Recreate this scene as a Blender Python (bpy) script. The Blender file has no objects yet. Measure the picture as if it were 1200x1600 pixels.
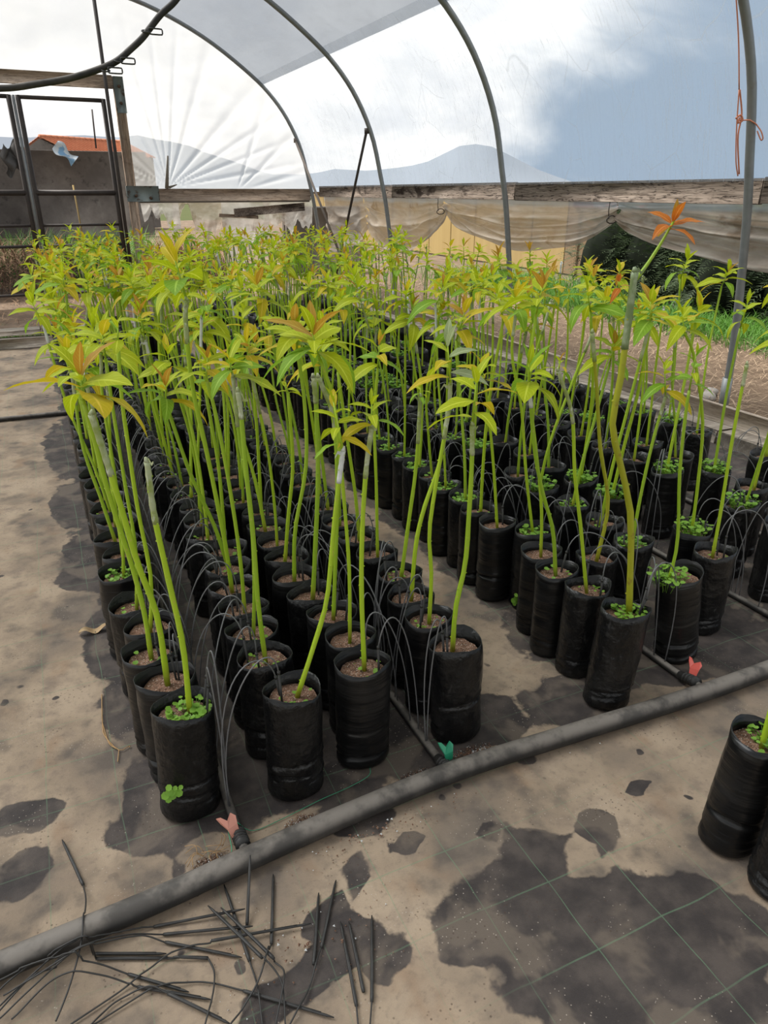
import bpy, math, random
import numpy as np
from mathutils import Vector, Matrix, noise as mnoise
from mathutils.bvhtree import BVHTree
R = random.Random(7)
PI = math.pi
S = bpy.context.scene
COL = S.collection

# ------------------------------------------------------------------ camera
F_PX, CAM_H = 1110.0, 1.5
PITCH, YAW = math.radians(24.25), math.radians(24.70)
cd = bpy.data.cameras.new('camera'); cam = bpy.data.objects.new('camera', cd); COL.objects.link(cam)
cam.location = (0, 0, CAM_H)
cam.rotation_euler = (PI/2 - PITCH, 0, -YAW)
cd.sensor_fit = 'VERTICAL'; cd.sensor_height = 36.0; cd.lens = 36.0*F_PX/1600.0
cd.clip_start = 0.02; cd.clip_end = 2000
S.camera = cam
S.view_settings.view_transform = 'Standard'; S.view_settings.look = 'None'
S.view_settings.gamma = 1.0; S.view_settings.use_curve_mapping = False
S.view_settings.exposure = 0.6

FW = Vector((math.sin(YAW)*math.cos(PITCH), math.cos(YAW)*math.cos(PITCH), -math.sin(PITCH)))
RT = Vector((math.cos(YAW), -math.sin(YAW), 0)); UP = RT.cross(FW); CP = Vector((0, 0, CAM_H))
def ray(x, y): return FW*F_PX + RT*(x-600) + UP*(800-y)
def gnd(x, y, z=0.0):
    d = ray(x, y); return CP + d*((z-CAM_H)/d.z)
def onX(x, y, X):
    d = ray(x, y); return CP + d*(X/d.x)
def onY(x, y, Y):
    d = ray(x, y); return CP + d*(Y/d.y)
def proj(p):
    d = Vector(p)-CP; z = d.dot(FW); return 600+F_PX*d.dot(RT)/z, 800-F_PX*d.dot(UP)/z, z

# ------------------------------------------------------------------ node helpers
class NT:
    def __init__(s, tree): s.t = tree; s.n = tree.nodes; s.l = tree.links
    def new(s, typ, **kw):
        n = s.n.new(typ)
        for k, v in kw.items(): setattr(n, k, v)
        return n
    def put(s, sock, v):
        if isinstance(v, bpy.types.NodeSocket): s.l.new(v, sock)
        else: sock.default_value = v
    def math(s, op, a, b=0.5, c=None, clamp=False):
        n = s.new('ShaderNodeMath', operation=op, use_clamp=clamp)
        s.put(n.inputs[0], a); s.put(n.inputs[1], b)
        if c is not None: s.put(n.inputs[2], c)
        return n.outputs[0]
    def noise(s, vec, scale, detail=3.0, rough=0.5, dist=0.0, col=False):
        n = s.new('ShaderNodeTexNoise')
        if vec is not None: s.put(n.inputs['Vector'], vec)
        n.inputs['Scale'].default_value = scale; n.inputs['Detail'].default_value = detail
        n.inputs['Roughness'].default_value = rough; n.inputs['Distortion'].default_value = dist
        return n.outputs['Color' if col else 'Fac']
    def vor(s, vec, scale, feature='F1', out='Distance', rnd=1.0):
        n = s.new('ShaderNodeTexVoronoi', feature=feature)
        s.put(n.inputs['Vector'], vec); n.inputs['Scale'].default_value = scale; n.inputs['Randomness'].default_value = rnd
        return n.outputs[out]
    def ramp(s, fac, lo, hi, a=0.0, b=1.0):
        n = s.new('ShaderNodeMapRange', interpolation_type='SMOOTHSTEP')
        s.put(n.inputs[0], fac); s.put(n.inputs[1], lo); s.put(n.inputs[2], hi); s.put(n.inputs[3], a); s.put(n.inputs[4], b)
        return n.outputs[0]
    def mix(s, fac, a, b, typ='MIX'):
        n = s.new('ShaderNodeMix', data_type='RGBA', blend_type=typ)
        s.put(n.inputs[0], fac)
        s.put(n.inputs[6], a if isinstance(a, bpy.types.NodeSocket) else (*a, 1)); s.put(n.inputs[7], b if isinstance(b, bpy.types.NodeSocket) else (*b, 1))
        return n.outputs[2]
    def coord(s, out='Object'): return s.new('ShaderNodeTexCoord').outputs[out]
    def pos(s): return s.new('ShaderNodeNewGeometry').outputs['Position']
    def scale(s, v, sc):
        n = s.new('ShaderNodeVectorMath', operation='MULTIPLY'); s.put(n.inputs[0], v); n.inputs[1].default_value = sc; return n.outputs[0]
    def add(s, a, b):
        n = s.new('ShaderNodeVectorMath', operation='ADD'); s.put(n.inputs[0], a); s.put(n.inputs[1], b); return n.outputs[0]
    def xyz(s, v):
        n = s.new('ShaderNodeSeparateXYZ'); s.put(n.inputs[0], v); return n.outputs
    def bump(s, h, strength=0.3, dist=0.01):
        n = s.new('ShaderNodeBump'); n.inputs['Strength'].default_value = strength; n.inputs['Distance'].default_value = dist
        s.put(n.inputs['Height'], h); return n.outputs[0]
    def bsdf(s, color, rough=0.6, spec=0.4, normal=None, **kw):
        n = s.new('ShaderNodeBsdfPrincipled')
        s.put(n.inputs['Base Color'], color if isinstance(color, bpy.types.NodeSocket) else (*color, 1))
        s.put(n.inputs['Roughness'], rough); n.inputs['Specular IOR Level'].default_value = spec
        if normal is not None: s.put(n.inputs['Normal'], normal)
        for k, v in kw.items(): s.put(n.inputs[k], v)
        return n.outputs[0]
    def mixs(s, fac, a, b):
        n = s.new('ShaderNodeMixShader'); s.put(n.inputs[0], fac); s.l.new(a, n.inputs[1]); s.l.new(b, n.inputs[2]); return n.outputs[0]
    def trans(s, c=(1, 1, 1)):
        n = s.new('ShaderNodeBsdfTransparent'); s.put(n.inputs[0], c if isinstance(c, bpy.types.NodeSocket) else (*c, 1)); return n.outputs[0]
    def transl(s, c):
        n = s.new('ShaderNodeBsdfTranslucent'); s.put(n.inputs[0], c if isinstance(c, bpy.types.NodeSocket) else (*c, 1)); return n.outputs[0]
    def diff(s, c):
        n = s.new('ShaderNodeBsdfDiffuse'); s.put(n.inputs[0], c if isinstance(c, bpy.types.NodeSocket) else (*c, 1)); return n.outputs[0]
M = {}
def mat(name):
    def deco(fn):
        m = bpy.data.materials.new(name); m.use_nodes = True; m.node_tree.nodes.clear()
        t = NT(m.node_tree); out = t.new('ShaderNodeOutputMaterial')
        t.l.new(fn(t), out.inputs[0]); M[name] = m
        return fn
    return deco
def rnd_obj(t): return t.new('ShaderNodeObjectInfo').outputs['Random']

# ------------------------------------------------------------------ world: broken overcast sky
W = bpy.data.worlds.new('sky'); S.world = W; W.use_nodes = True; W.node_tree.nodes.clear()
t = NT(W.node_tree)
vec = t.coord('Generated')
sx, sy, sz = t.xyz(vec)
zz = t.math('MAXIMUM', sz, 0.0)
den = t.math('ADD', zz, 0.35)
cmb = t.new('ShaderNodeCombineXYZ')
t.put(cmb.inputs[0], t.math('DIVIDE', sx, den)); t.put(cmb.inputs[1], t.math('DIVIDE', sy, den)); t.put(cmb.inputs[2], 0.35)
cl = t.noise(cmb.outputs[0], 1.15, 6.0, 0.55, 0.35)
# the cloud deck is solid ahead and breaks up to the right hand side
g_ = t.math('ADD', t.math('MULTIPLY', t.math('SUBTRACT', cl, .5), .9), t.math('MULTIPLY', t.math('SUBTRACT', .665, sx), 1.0))
fac = t.ramp(t.math('ADD', g_, t.math('MULTIPLY', t.math('SUBTRACT', sz, .2), .75)), -.10, .14)
blue = t.mix(t.ramp(sz, 0.0, 0.7), (0.33, 0.43, 0.55), (0.20, 0.31, 0.46))
clouds = t.mix(t.ramp(t.noise(cmb.outputs[0], 2.1, 6.0, .6, .3), 0.32, 0.68), (0.86, 0.88, 0.91), (1.22, 1.20, 1.16))
skyc = t.mix(fac, blue, clouds)
bg = t.new('ShaderNodeBackground'); t.put(bg.inputs[0], skyc); bg.inputs[1].default_value = 0.80
wo = t.new('ShaderNodeOutputWorld'); t.l.new(bg.outputs[0], wo.inputs[0])
# veiled sun high behind the cloud deck: very soft
sd = bpy.data.lights.new('veiled_sun', 'SUN'); sd.energy = 7.0; sd.angle = math.radians(40); sd.color = (1, 0.95, 0.87)
so = bpy.data.objects.new('veiled_sun', sd); COL.objects.link(so)
so.rotation_euler = (math.radians(-22), math.radians(-26), 0)

# ------------------------------------------------------------------ materials
@mat('ground_fabric')
def _(t):
    p = t.pos(); x, y, z = t.xyz(p)
    at = t.new('ShaderNodeAttribute', attribute_name='wet').outputs['Fac']
    n1 = t.noise(p, 3.2, 3, 0.5); n2 = t.noise(p, 11, 4, 0.55); n3 = t.noise(p, 60, 4, 0.6); n4 = t.noise(p, 320, 2, 0.6)
    weave = t.noise(t.scale(p, (1, 6, 1)), 90, 2, .6)
    dust = t.mix(t.ramp(n1, .3, .7), (.275, .205, .14), (.375, .29, .208))
    dust = t.mix(t.ramp(n2, .45, .75), dust, (.215, .165, .125))
    dust = t.mix(t.ramp(n3, .5, .8, 0, .5), dust, (.13, .105, .085))
    dust = t.mix(t.ramp(t.noise(t.scale(p, (1.4, 1, 1)), 5.3, 3, .5), .56, .72, 0, .55), dust, (.25, .16, .10))
    bare = t.mix(t.ramp(n2, .3, .7), (.125, .102, .084), (.20, .16, .125))
    dirt = t.math('ADD', t.math('MULTIPLY', n1, .7), t.math('MULTIPLY', n2, .35))
    base = t.mix(t.ramp(dirt, .38, .56), bare, dust)
    # woven marking threads every 18 cm
    wob = t.math('MULTIPLY', t.math('SUBTRACT', t.noise(p, 4, 2), .5), .022)
    def line(c, off, w):
        f = t.math('FRACT', t.math('DIVIDE', t.math('ADD', t.math('ADD', c, off), wob), 0.18))
        d = t.math('MULTIPLY', t.math('ABSOLUTE', t.math('SUBTRACT', f, .5)), .18)
        return t.ramp(d, w*.4, w, 1, 0)
    lx = line(x, 0.09 - 0.85, .0017); ly = line(y, 0.09 - 0.91, .0025)
    vis = t.ramp(t.noise(p, 2.1, 3, .6), .36, .6)
    wet = t.ramp(t.math('ADD', at, t.math('ADD', t.math('MULTIPLY', t.math('SUBTRACT', n2, .5), .26), t.math('MULTIPLY', t.math('SUBTRACT', n1, .5), .36))), -.018, .018)
    spots = t.vor(t.add(p, t.scale(t.noise(p, 20, 2, col=True), (.03, .03, 0))), 9.0)
    smask = t.ramp(t.noise(p, 1.7, 2), .44, .56)
    sr = t.math('MULTIPLY', t.ramp(spots, .12, .15, 1, 0), smask)
    wet = t.math('MAXIMUM', wet, sr)
    damp = t.mix(t.ramp(n2, .35, .7), (.042, .035, .033), (.085, .069, .060)); damp = t.mix(t.ramp(t.noise(p, 5.2, 4, .55, .4), .52, .62, 0, .75), damp, (.145, .115, .09))
    col = t.mix(wet, base, damp)
    lm = t.math('MULTIPLY', t.math('MAXIMUM', lx, t.math('MULTIPLY', ly, .8)), t.math('ADD', t.math('MULTIPLY', vis, .36), .10))
    col = t.mix(lm, col, (.14, .26, .15))
    specks = t.math('MULTIPLY', t.ramp(t.vor(p, 95), .10, .16, 1, 0), t.ramp(t.noise(p, 5, 3), .5, .62))
    col = t.mix(t.math('MULTIPLY', specks, .75), col, (.42, .36, .3))
    dark = t.math('MULTIPLY', t.ramp(t.vor(p, 70), .13, .2, 1, 0), t.ramp(t.noise(t.scale(p, (1, 1, 0)), 6.3, 3), .52, .62))
    col = t.mix(t.math('MULTIPLY', dark, .6), col, (.06, .04, .03))
    h = t.math('ADD', t.math('MULTIPLY', n4, .5), t.math('ADD', n3, weave))
    return t.bsdf(col, t.math('ADD', .86, t.math('MULTIPLY', wet, -.16)), .22, t.bump(h, .35, .004))

@mat('earth')
def _(t):
    p = t.pos(); n = t.noise(p, 2.2, 5, .6); n2 = t.noise(p, 25, 4, .6); n3 = t.noise(t.scale(p, (1, 3, 1)), 60, 3, .6)
    c = t.mix(t.ramp(n, .35, .7), (.11, .08, .058), (.18, .135, .10)); c = t.mix(t.ramp(n2, .5, .8, 0, .6), c, (.10, .075, .055))
    c = t.mix(t.ramp(t.noise(p, .9, 4), .58, .7, 0, .5), c, (.10, .14, .045))
    return t.bsdf(c, .95, .1, t.bump(n3, .6, .02))
@mat('straw_bed')
def _(t):
    p = t.pos(); n = t.noise(p, 3, 4, .6); n2 = t.noise(t.scale(p, (4, 1, 1)), 30, 4, .7, 1.0)
    c = t.mix(n, (.115, .08, .055), (.19, .14, .10)); c = t.mix(t.ramp(n2, .45, .7), c, (.07, .05, .035))
    return t.bsdf(c, .95, .1, t.bump(n2, .8, .02))
@mat('straw')
def _(t):
    p = t.pos(); n = t.noise(p, 9, 2)
    return t.bsdf(t.mix(n, (.21, .15, .10), (.38, .29, .20)), .8, .2)
@mat('dry_brush')
def _(t):
    n = t.noise(t.pos(), 2.5, 3)
    return t.bsdf(t.mix(t.ramp(n, .3, .7), (.16, .09, .055), (.36, .24, .15)), .9, .1)
@mat('grass')
def _(t):
    n = t.noise(t.pos(), 3, 3)
    c = t.mix(n, (.04, .125, .014), (.10, .235, .028))
    return t.mixs(.35, t.bsdf(c, .6, .3), t.transl(c))
@mat('bag_plastic')
def _(t):
    p = t.coord('Object'); r = rnd_obj(t)
    q = t.add(p, t.scale(t.pos(), (.9, .9, 0)))
    n1 = t.noise(q, 9, 4, .6); n2 = t.noise(q, 70, 3, .6); sm = t.noise(t.scale(q, (2, 2, 1)), 22, 4, .65, .6)
    c = t.mix(t.ramp(n1, .4, .75), (.0045, .0045, .0048), (.014, .0135, .013))
    c = t.mix(t.ramp(sm, .60, .80, 0, .5), c, (.055, .052, .048))
    h = t.math('ADD', t.math('MULTIPLY', t.noise(t.scale(q, (1, 1, 2.0)), 13, 3, .5), 1.0), t.math('MULTIPLY', n2, .12))
    return t.bsdf(c, t.ramp(sm, .4, .8, .28, .5), .36, t.bump(h, .6, .014))
@mat('soil')
def _(t):
    p = t.pos(); n = t.noise(p, 90, 4, .7); v = t.vor(p, 210); k = t.vor(p, 120, out='Color')
    c = t.mix(t.ramp(n, .3, .7), (.10, .058, .038), (.30, .175, .12))
    c = t.mix(t.ramp(v, .16, .30, 1, 0), c, t.mix(t.ramp(t.noise(p, 260, 1), .42, .58), (.36, .22, .15), (.75, .66, .57)))
    return t.bsdf(c, .95, .1, t.bump(v, .8, .004))
@mat('stem_green')
def _(t):
    p = t.pos(); n = t.noise(p, 14, 3, .5); z = t.xyz(p)[2]; r = rnd_obj(t)
    c = t.mix(n, (.29, .44, .016), (.41, .56, .026)); c = t.mix(t.ramp(r, .3, 1, 0, .75), c, (.23, .38, .022))
    c = t.mix(t.math('MULTIPLY', t.ramp(z, .29, .40, .55, 0), t.ramp(n, .35, .6)), c, (.33, .25, .03))
    c = t.mix(t.math('MULTIPLY', t.ramp(t.vor(t.scale(p, (1, 1, .7)), 55), .10, .2, 1, 0), .5), c, (.46, .40, .10))
    return t.bsdf(c, .42, .4, t.bump(t.noise(p, 160, 2), .15, .003))
@mat('stem_olive')
def _(t):
    p = t.pos(); n = t.noise(p, 14, 3, .5)
    c = t.mix(n, (.26, .28, .014), (.40, .40, .024)); c = t.mix(t.ramp(t.noise(p, 40, 3), .58, .72, 0, .6), c, (.22, .13, .03))
    return t.bsdf(c, .45, .4)
@mat('graft_tape')
def _(t):
    p = t.pos(); n = t.noise(t.scale(p, (1, 1, .6)), 70, 4, .6); w = t.noise(p, 25, 3)
    c = t.mix(t.ramp(w, .38, .6), (.25, .31, .08), (.38, .42, .24)); c = t.mix(t.ramp(n, .55, .75), c, (.62, .64, .56))
    c = t.mix(t.ramp(t.noise(p, 38, 3), .62, .72, 0, .7), c, (.16, .15, .12))
    return t.bsdf(c, .38, .5, t.bump(n, .6, .004))
@mat('graft_tape_white')
def _(t):
    p = t.pos(); n = t.noise(p, 60, 3)
    return t.bsdf(t.mix(n, (.45, .46, .45), (.78, .79, .78)), .4, .5, t.bump(n, .5, .004))
@mat('tape_sage')
def _(t):
    p = t.pos(); n = t.noise(t.scale(p, (1, 1, .5)), 45, 4, .6)
    return t.bsdf(t.mix(t.ramp(n, .4, .75), (.15, .21, .075), (.36, .41, .27)), .4, .5)
@mat('scion_wood')
def _(t):
    n = t.noise(t.pos(), 50, 3)
    return t.bsdf(t.mix(n, (.12, .10, .08), (.27, .24, .19)), .8, .2)
LEAFCOL = {'leaf_lime': ((.36, .47, .010), (.52, .58, .016)), 'leaf_green': ((.17, .35, .018), (.30, .48, .03)),
           'leaf_gold': ((.56, .50, .012), (.64, .47, .02)), 'leaf_bronze': ((.52, .22, .03), (.48, .33, .03)),
           'leaf_red': ((.58, .14, .02), (.62, .22, .025)), 'leaf_grey': ((.33, .42, .18), (.42, .48, .26))}
for nm, (ca, cb) in LEAFCOL.items():
    @mat(nm)
    def _(t, ca=ca, cb=cb):
        o = t.coord('UV'); u, v, w_ = t.xyz(o); n = t.noise(t.pos(), 22, 3); r = rnd_obj(t)
        c = t.mix(t.math('ADD', t.math('MULTIPLY', n, .6), t.math('MULTIPLY', r, .4)), ca, cb)
        d = t.math('ABSOLUTE', t.math('SUBTRACT', v, .5))
        mid = t.ramp(d, .02, .07, 1, 0)
        side = t.math('FRACT', t.math('ADD', t.math('MULTIPLY', u, 9), t.math('MULTIPLY', d, -4)))
        vein = t.math('MULTIPLY', t.ramp(t.math('ABSOLUTE', t.math('SUBTRACT', side, .5)), .03, .12, 1, 0), .35)
        c2 = t.mix(t.math('MAXIMUM', mid, vein), c, tuple(min(1, q*1.25+.05) for q in cb))
        hs = t.math('MULTIPLY', vein, -1)
        return t.mixs(.42, t.bsdf(c2, .5, .22, t.bump(hs, .4, .002)), t.transl(c2))
@mat('weed_leaf')
def _(t):
    n = t.noise(t.pos(), 18, 2); r = rnd_obj(t)
    c = t.mix(n, (.14, .34, .03), (.34, .55, .075)); c = t.mix(t.math('MULTIPLY', r, .4), c, (.11, .27, .045))
    return t.mixs(.35, t.bsdf(c, .5, .35), t.transl(c))
@mat('black_hose')
def _(t):
    p = t.pos(); n = t.noise(p, 12, 4, .6); n2 = t.noise(p, 120, 2)
    zn = t.xyz(t.new('ShaderNodeNewGeometry').outputs['Normal'])[2]
    c = t.mix(t.ramp(n, .4, .75), (.022, .021, .020), (.055, .050, .045))
    c = t.mix(t.math('MULTIPLY', t.ramp(zn, .1, .9), t.ramp(n, .35, .6, .3, 1)), c, (.19, .168, .145))
    return t.bsdf(c, .6, .3, t.bump(n2, .2, .002))
@mat('micro_tube')
def _(t): return t.bsdf((.13, .13, .132), .35, .6)
@mat('black_plastic')
def _(t):
    n = t.noise(t.pos(), 60, 3); return t.bsdf(t.mix(n, (.012, .012, .012), (.045, .042, .038)), .5, .4)
@mat('galvanised')
def _(t):
    p = t.pos(); n = t.noise(p, 16, 4, .6); z = t.xyz(p)[2]
    c = t.mix(n, (.17, .18, .185), (.27, .28, .285)); c = t.mix(t.ramp(t.noise(p, 6, 4, .65), .58, .72, 0, .45), c, (.17, .13, .10))
    return t.bsdf(c, .5, .5, Metallic=.45)
@mat('dark_steel')
def _(t):
    n = t.noise(t.pos(), 14, 4); return t.bsdf(t.mix(n, (.022, .019, .018), (.06, .045, .038)), .6, .4)
@mat('rust_steel')
def _(t):
    n = t.noise(t.pos(), 14, 4); return t.bsdf(t.mix(n, (.10, .085, .075), (.19, .155, .13)), .7, .3)
@mat('bracket_paint')
def _(t):
    p = t.pos(); n = t.noise(p, 12, 4, .6)
    c = t.mix(t.ramp(n, .52, .66), (.20, .235, .225), (.09, .06, .04)); return t.bsdf(c, .6, .4)
@mat('bracket_rust')
def _(t):
    return t.bsdf(t.mix(t.noise(t.pos(), 60, 3), (.05, .03, .02), (.12, .075, .05)), .8, .3)
def wood(name, axis, ca, cb, dark, dk=.5):
    @mat(name)
    def _(t):
        p = t.pos(); sc = [7, 7, 7]; sc[axis] = .55
        q = t.scale(p, sc); n = t.noise(q, 3.2, 5, .6, 1.2); f = t.noise(t.scale(q, (3, 3, 3)), 4, 3, .6)
        c = t.mix(t.ramp(n, .35, .65), ca, cb); c = t.mix(t.ramp(f, .5, .75, 0, .55), c, dark)
        kn = t.noise(t.scale(p, (1.2, 1.2, 3)), 2.3, 4, .6, .8); c = t.mix(t.ramp(kn, .54, .68, 0, dk), c, (.035, .022, .016))
        sp = [34, 34, 34]; sp[axis] = 1.6
        cr = t.noise(t.scale(p, sp), 1.0, 4, .55, 2.2)
        crk = t.ramp(t.math('ABSOLUTE', t.math('SUBTRACT', cr, .5)), .012, .035, 1, 0)
        c = t.mix(t.math('MULTIPLY', crk, dk), c, (.03, .02, .015))
        return t.bsdf(c, .85, .2, t.bump(t.math('SUBTRACT', n, crk), .5, .01))
wood('wood_side', 1, (.21, .165, .13), (.35, .285, .235), (.12, .087, .068), .9)
wood('wood_gable', 0, (.37, .28, .21), (.52, .41, .32), (.25, .175, .13), .4)
wood('wood_post', 2, (.38, .28, .21), (.52, .41, .32), (.27, .195, .15), .3)
wood('wood_kerb', 1, (.44, .36, .285), (.60, .51, .42), (.31, .245, .19), .25)
wood('wood_kerb_left', 0, (.36, .31, .255), (.50, .44, .37), (.25, .205, .165), .25)
@mat('side_film')
def _(t):
    p = t.pos(); n = t.noise(p, 1.4, 4, .6); st = t.noise(t.scale(p, (1, 9, .7)), 3.0, 4, .65, .6)
    q = t.add(t.scale(p, (1, 1.0, .75)), t.scale(t.noise(p, 1.3, 2, col=True), (.25, .25, .25)))
    s1 = t.ramp(t.vor(q, 2.3, 'DISTANCE_TO_EDGE'), .0, .010, 1, 0); s1 = t.math('MULTIPLY', s1, t.ramp(t.noise(p, 2.5, 3), .44, .56))
    s2 = t.math('MULTIPLY', t.ramp(t.noise(t.scale(p, (1, 14, 1.2)), 6, 3, .7), .56, .70), t.ramp(t.noise(p, 1.9, 3), .40, .60))
    op = t.math('ADD', t.ramp(n, .3, .7, .20, .30), t.ramp(st, .45, .8, 0, .10)); op = t.math('ADD', op, t.math('MULTIPLY', s1, .24)); op = t.math('ADD', op, t.math('MULTIPLY', s2, .34), clamp=True)
    sc = t.mixs(.6, t.diff((.55, .57, .60)), t.transl((.52, .55, .58)))
    body = t.mixs(op, t.trans((.93, .95, .97)), sc)
    gl = t.new('ShaderNodeBsdfGlossy'); gl.inputs['Roughness'].default_value = .3
    fr = t.new('ShaderNodeFresnel'); fr.inputs[0].default_value = 1.3
    t.put(fr.inputs['Normal'], t.bump(t.noise(p, 5, 3), .3, .05))
    return t.mixs(t.math('MULTIPLY', fr.outputs[0], .35), body, gl.outputs[0])
@mat('roof_film')
def _(t):
    p = t.pos(); n = t.noise(p, 2.0, 5, .6); w = t.noise(t.scale(p, (2, .6, 1)), 5, 4, .65, .5)
    op = t.math('ADD', t.ramp(n, .3, .7, .40, .50), t.ramp(w, .45, .75, 0, .12))
    sc = t.mixs(.55, t.diff((.24, .255, .275)), t.transl((.24, .255, .28)))
    return t.mixs(op, t.trans((.44, .47, .51)), sc)
@mat('gable_film')
def _(t):
    p = t.pos(); n = t.noise(p, 1.6, 4, .6)
    lw = t.new('ShaderNodeLayerWeight'); lw.inputs[0].default_value = .45
    op = t.math('ADD', t.ramp(n, .3, .7, .46, .54), t.ramp(lw.outputs['Facing'], .25, .85, 0, .55), clamp=True)
    sc = t.mixs(.75, t.diff((.55, .55, .54)), t.transl((.52, .52, .51)))
    return t.mixs(op, t.trans((.97, .98, .99)), sc)
def dirty_film(name, lo, hi, ca, cb, dirt, z0, z1):
    @mat(name)
    def _(t):
        p = t.pos(); n = t.noise(p, 2.6, 5, .6); st = t.noise(t.scale(p, (2, 1.1, 5)), 2.0, 4, .55, .3)
        c = t.mix(t.ramp(st, .35, .7), ca, cb); c = t.mix(t.ramp(t.noise(p, 3.4, 4, .6), .55, .72, 0, .8), c, dirt)
        clean = t.ramp(t.math('ADD', t.xyz(p)[2], t.math('MULTIPLY', n, .06)), z0, z1)
        c = t.mix(clean, c, (.52, .57, .62))
        op = t.math('ADD', t.ramp(n, .3, .7, lo, hi), 0.0, clamp=True)
        return t.mixs(op, t.trans(t.mix(st, (.8, .76, .7), (.62, .56, .48))), t.mixs(.28, t.diff(c), t.transl(c)))
dirty_film('curtain_film', .62, .80, (.45, .385, .325), (.63, .575, .515), (.25, .175, .12), 1.39, 1.43)
dirty_film('torn_film', .55, .85, (.60, .57, .53), (.78, .76, .73), (.24, .17, .115), 9, 10)
@mat('door_net')
def _(t):
    return t.mixs(.20, t.trans((.93, .93, .95)), t.diff((.05, .05, .052)))
@mat('door_net_dense')
def _(t):
    return t.mixs(.52, t.trans((.9, .9, .92)), t.diff((.045, .043, .042)))
@mat('concrete_wall')
def _(t):
    p = t.pos(); n = t.noise(p, .8, 6, .65); m = t.noise(p, 3.5, 5, .65)
    c = t.mix(t.ramp(n, .35, .7), (.125, .11, .098), (.21, .19, .17)); c = t.mix(t.ramp(m, .56, .72, 0, .7), c, (.05, .045, .04))
    c = t.mix(t.ramp(t.noise(t.scale(p, (1, 1, .3)), 2, 4), .62, .75, 0, .4), c, (.32, .31, .28))
    return t.bsdf(c, .95, .1)
@mat('roof_tile')
def _(t):
    n = t.noise(t.pos(), 2.5, 4); return t.bsdf(t.mix(n, (.42, .145, .075), (.55, .23, .125)), .85, .2)
@mat('ochre_panel')
def _(t):
    p = t.pos(); n = t.noise(t.scale(p, (1, 5, .5)), 1.2, 4, .6); r = rnd_obj(t)
    c = t.mix(n, (.24, .165, .062), (.34, .255, .11)); c = t.mix(t.math('MULTIPLY', r, .3), c, (.21, .16, .09))
    c = t.mix(t.ramp(t.noise(p, 1.5, 4), .6, .75, 0, .5), c, (.24, .17, .10)); return t.bsdf(c, .85, .2)
@mat('brown_panel')
def _(t):
    p = t.pos(); n = t.noise(p, 1.5, 4, .6); return t.bsdf(t.mix(n, (.13, .09, .052), (.21, .15, .092)), .9, .2)
@mat('red_paint')
def _(t): return t.bsdf(t.mix(t.noise(t.pos(), 4, 3), (.17, .04, .03), (.26, .08, .06)), .8, .2)
@mat('hedge_leaf')
def _(t):
    p = t.pos(); n = t.noise(p, 2.5, 4, .6); m = t.noise(p, 14, 2)
    c = t.mix(t.ramp(n, .35, .65), (.022, .038, .017), (.055, .082, .036)); c = t.mix(t.ramp(m, .5, .8, 0, .6), c, (.085, .12, .055))
    return t.mixs(.2, t.bsdf(c, .6, .3), t.transl(c))
@mat('hedge_core')
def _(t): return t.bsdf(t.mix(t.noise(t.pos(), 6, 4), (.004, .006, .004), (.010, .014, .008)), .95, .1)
@mat('hill')
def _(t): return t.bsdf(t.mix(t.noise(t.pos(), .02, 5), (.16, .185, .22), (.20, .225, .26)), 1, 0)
@mat('far_ground')
def _(t): return t.bsdf(t.mix(t.noise(t.pos(), .3, 5), (.05, .07, .03), (.09, .09, .05)), 1, 0)
@mat('cord_orange')
def _(t): return t.bsdf((.52, .19, .11), .7, .3)
@mat('valve_red')
def _(t): return t.bsdf((.56, .075, .05), .45, .5)
@mat('valve_salmon')
def _(t): return t.bsdf((.58, .25, .18), .5, .5)
@mat('valve_green')
def _(t): return t.bsdf((.02, .25, .13), .4, .5)
@mat('green_thread')
def _(t): return t.bsdf((.05, .30, .16), .6, .3)
@mat('dead_leaf')
def _(t): return t.bsdf(t.mix(t.noise(t.pos(), 40, 3), (.34, .22, .11), (.50, .37, .22)), .8, .2)
@mat('root_tan')
def _(t): return t.bsdf((.40, .25, .12), .85, .2)
@mat('rag_blue')
def _(t):
    n = t.noise(t.pos(), 9, 3); return t.bsdf(t.mix(t.ramp(n, .45, .55), (.25, .45, .68), (.74, .80, .86)), .5, .4)
@mat('cane')
def _(t): return t.bsdf((.42, .30, .12), .7, .2)
@mat('stone')
def _(t): return t.bsdf(t.mix(t.noise(t.pos(), 8, 4), (.18, .165, .15), (.36, .34, .31)), .9, .2)

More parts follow.
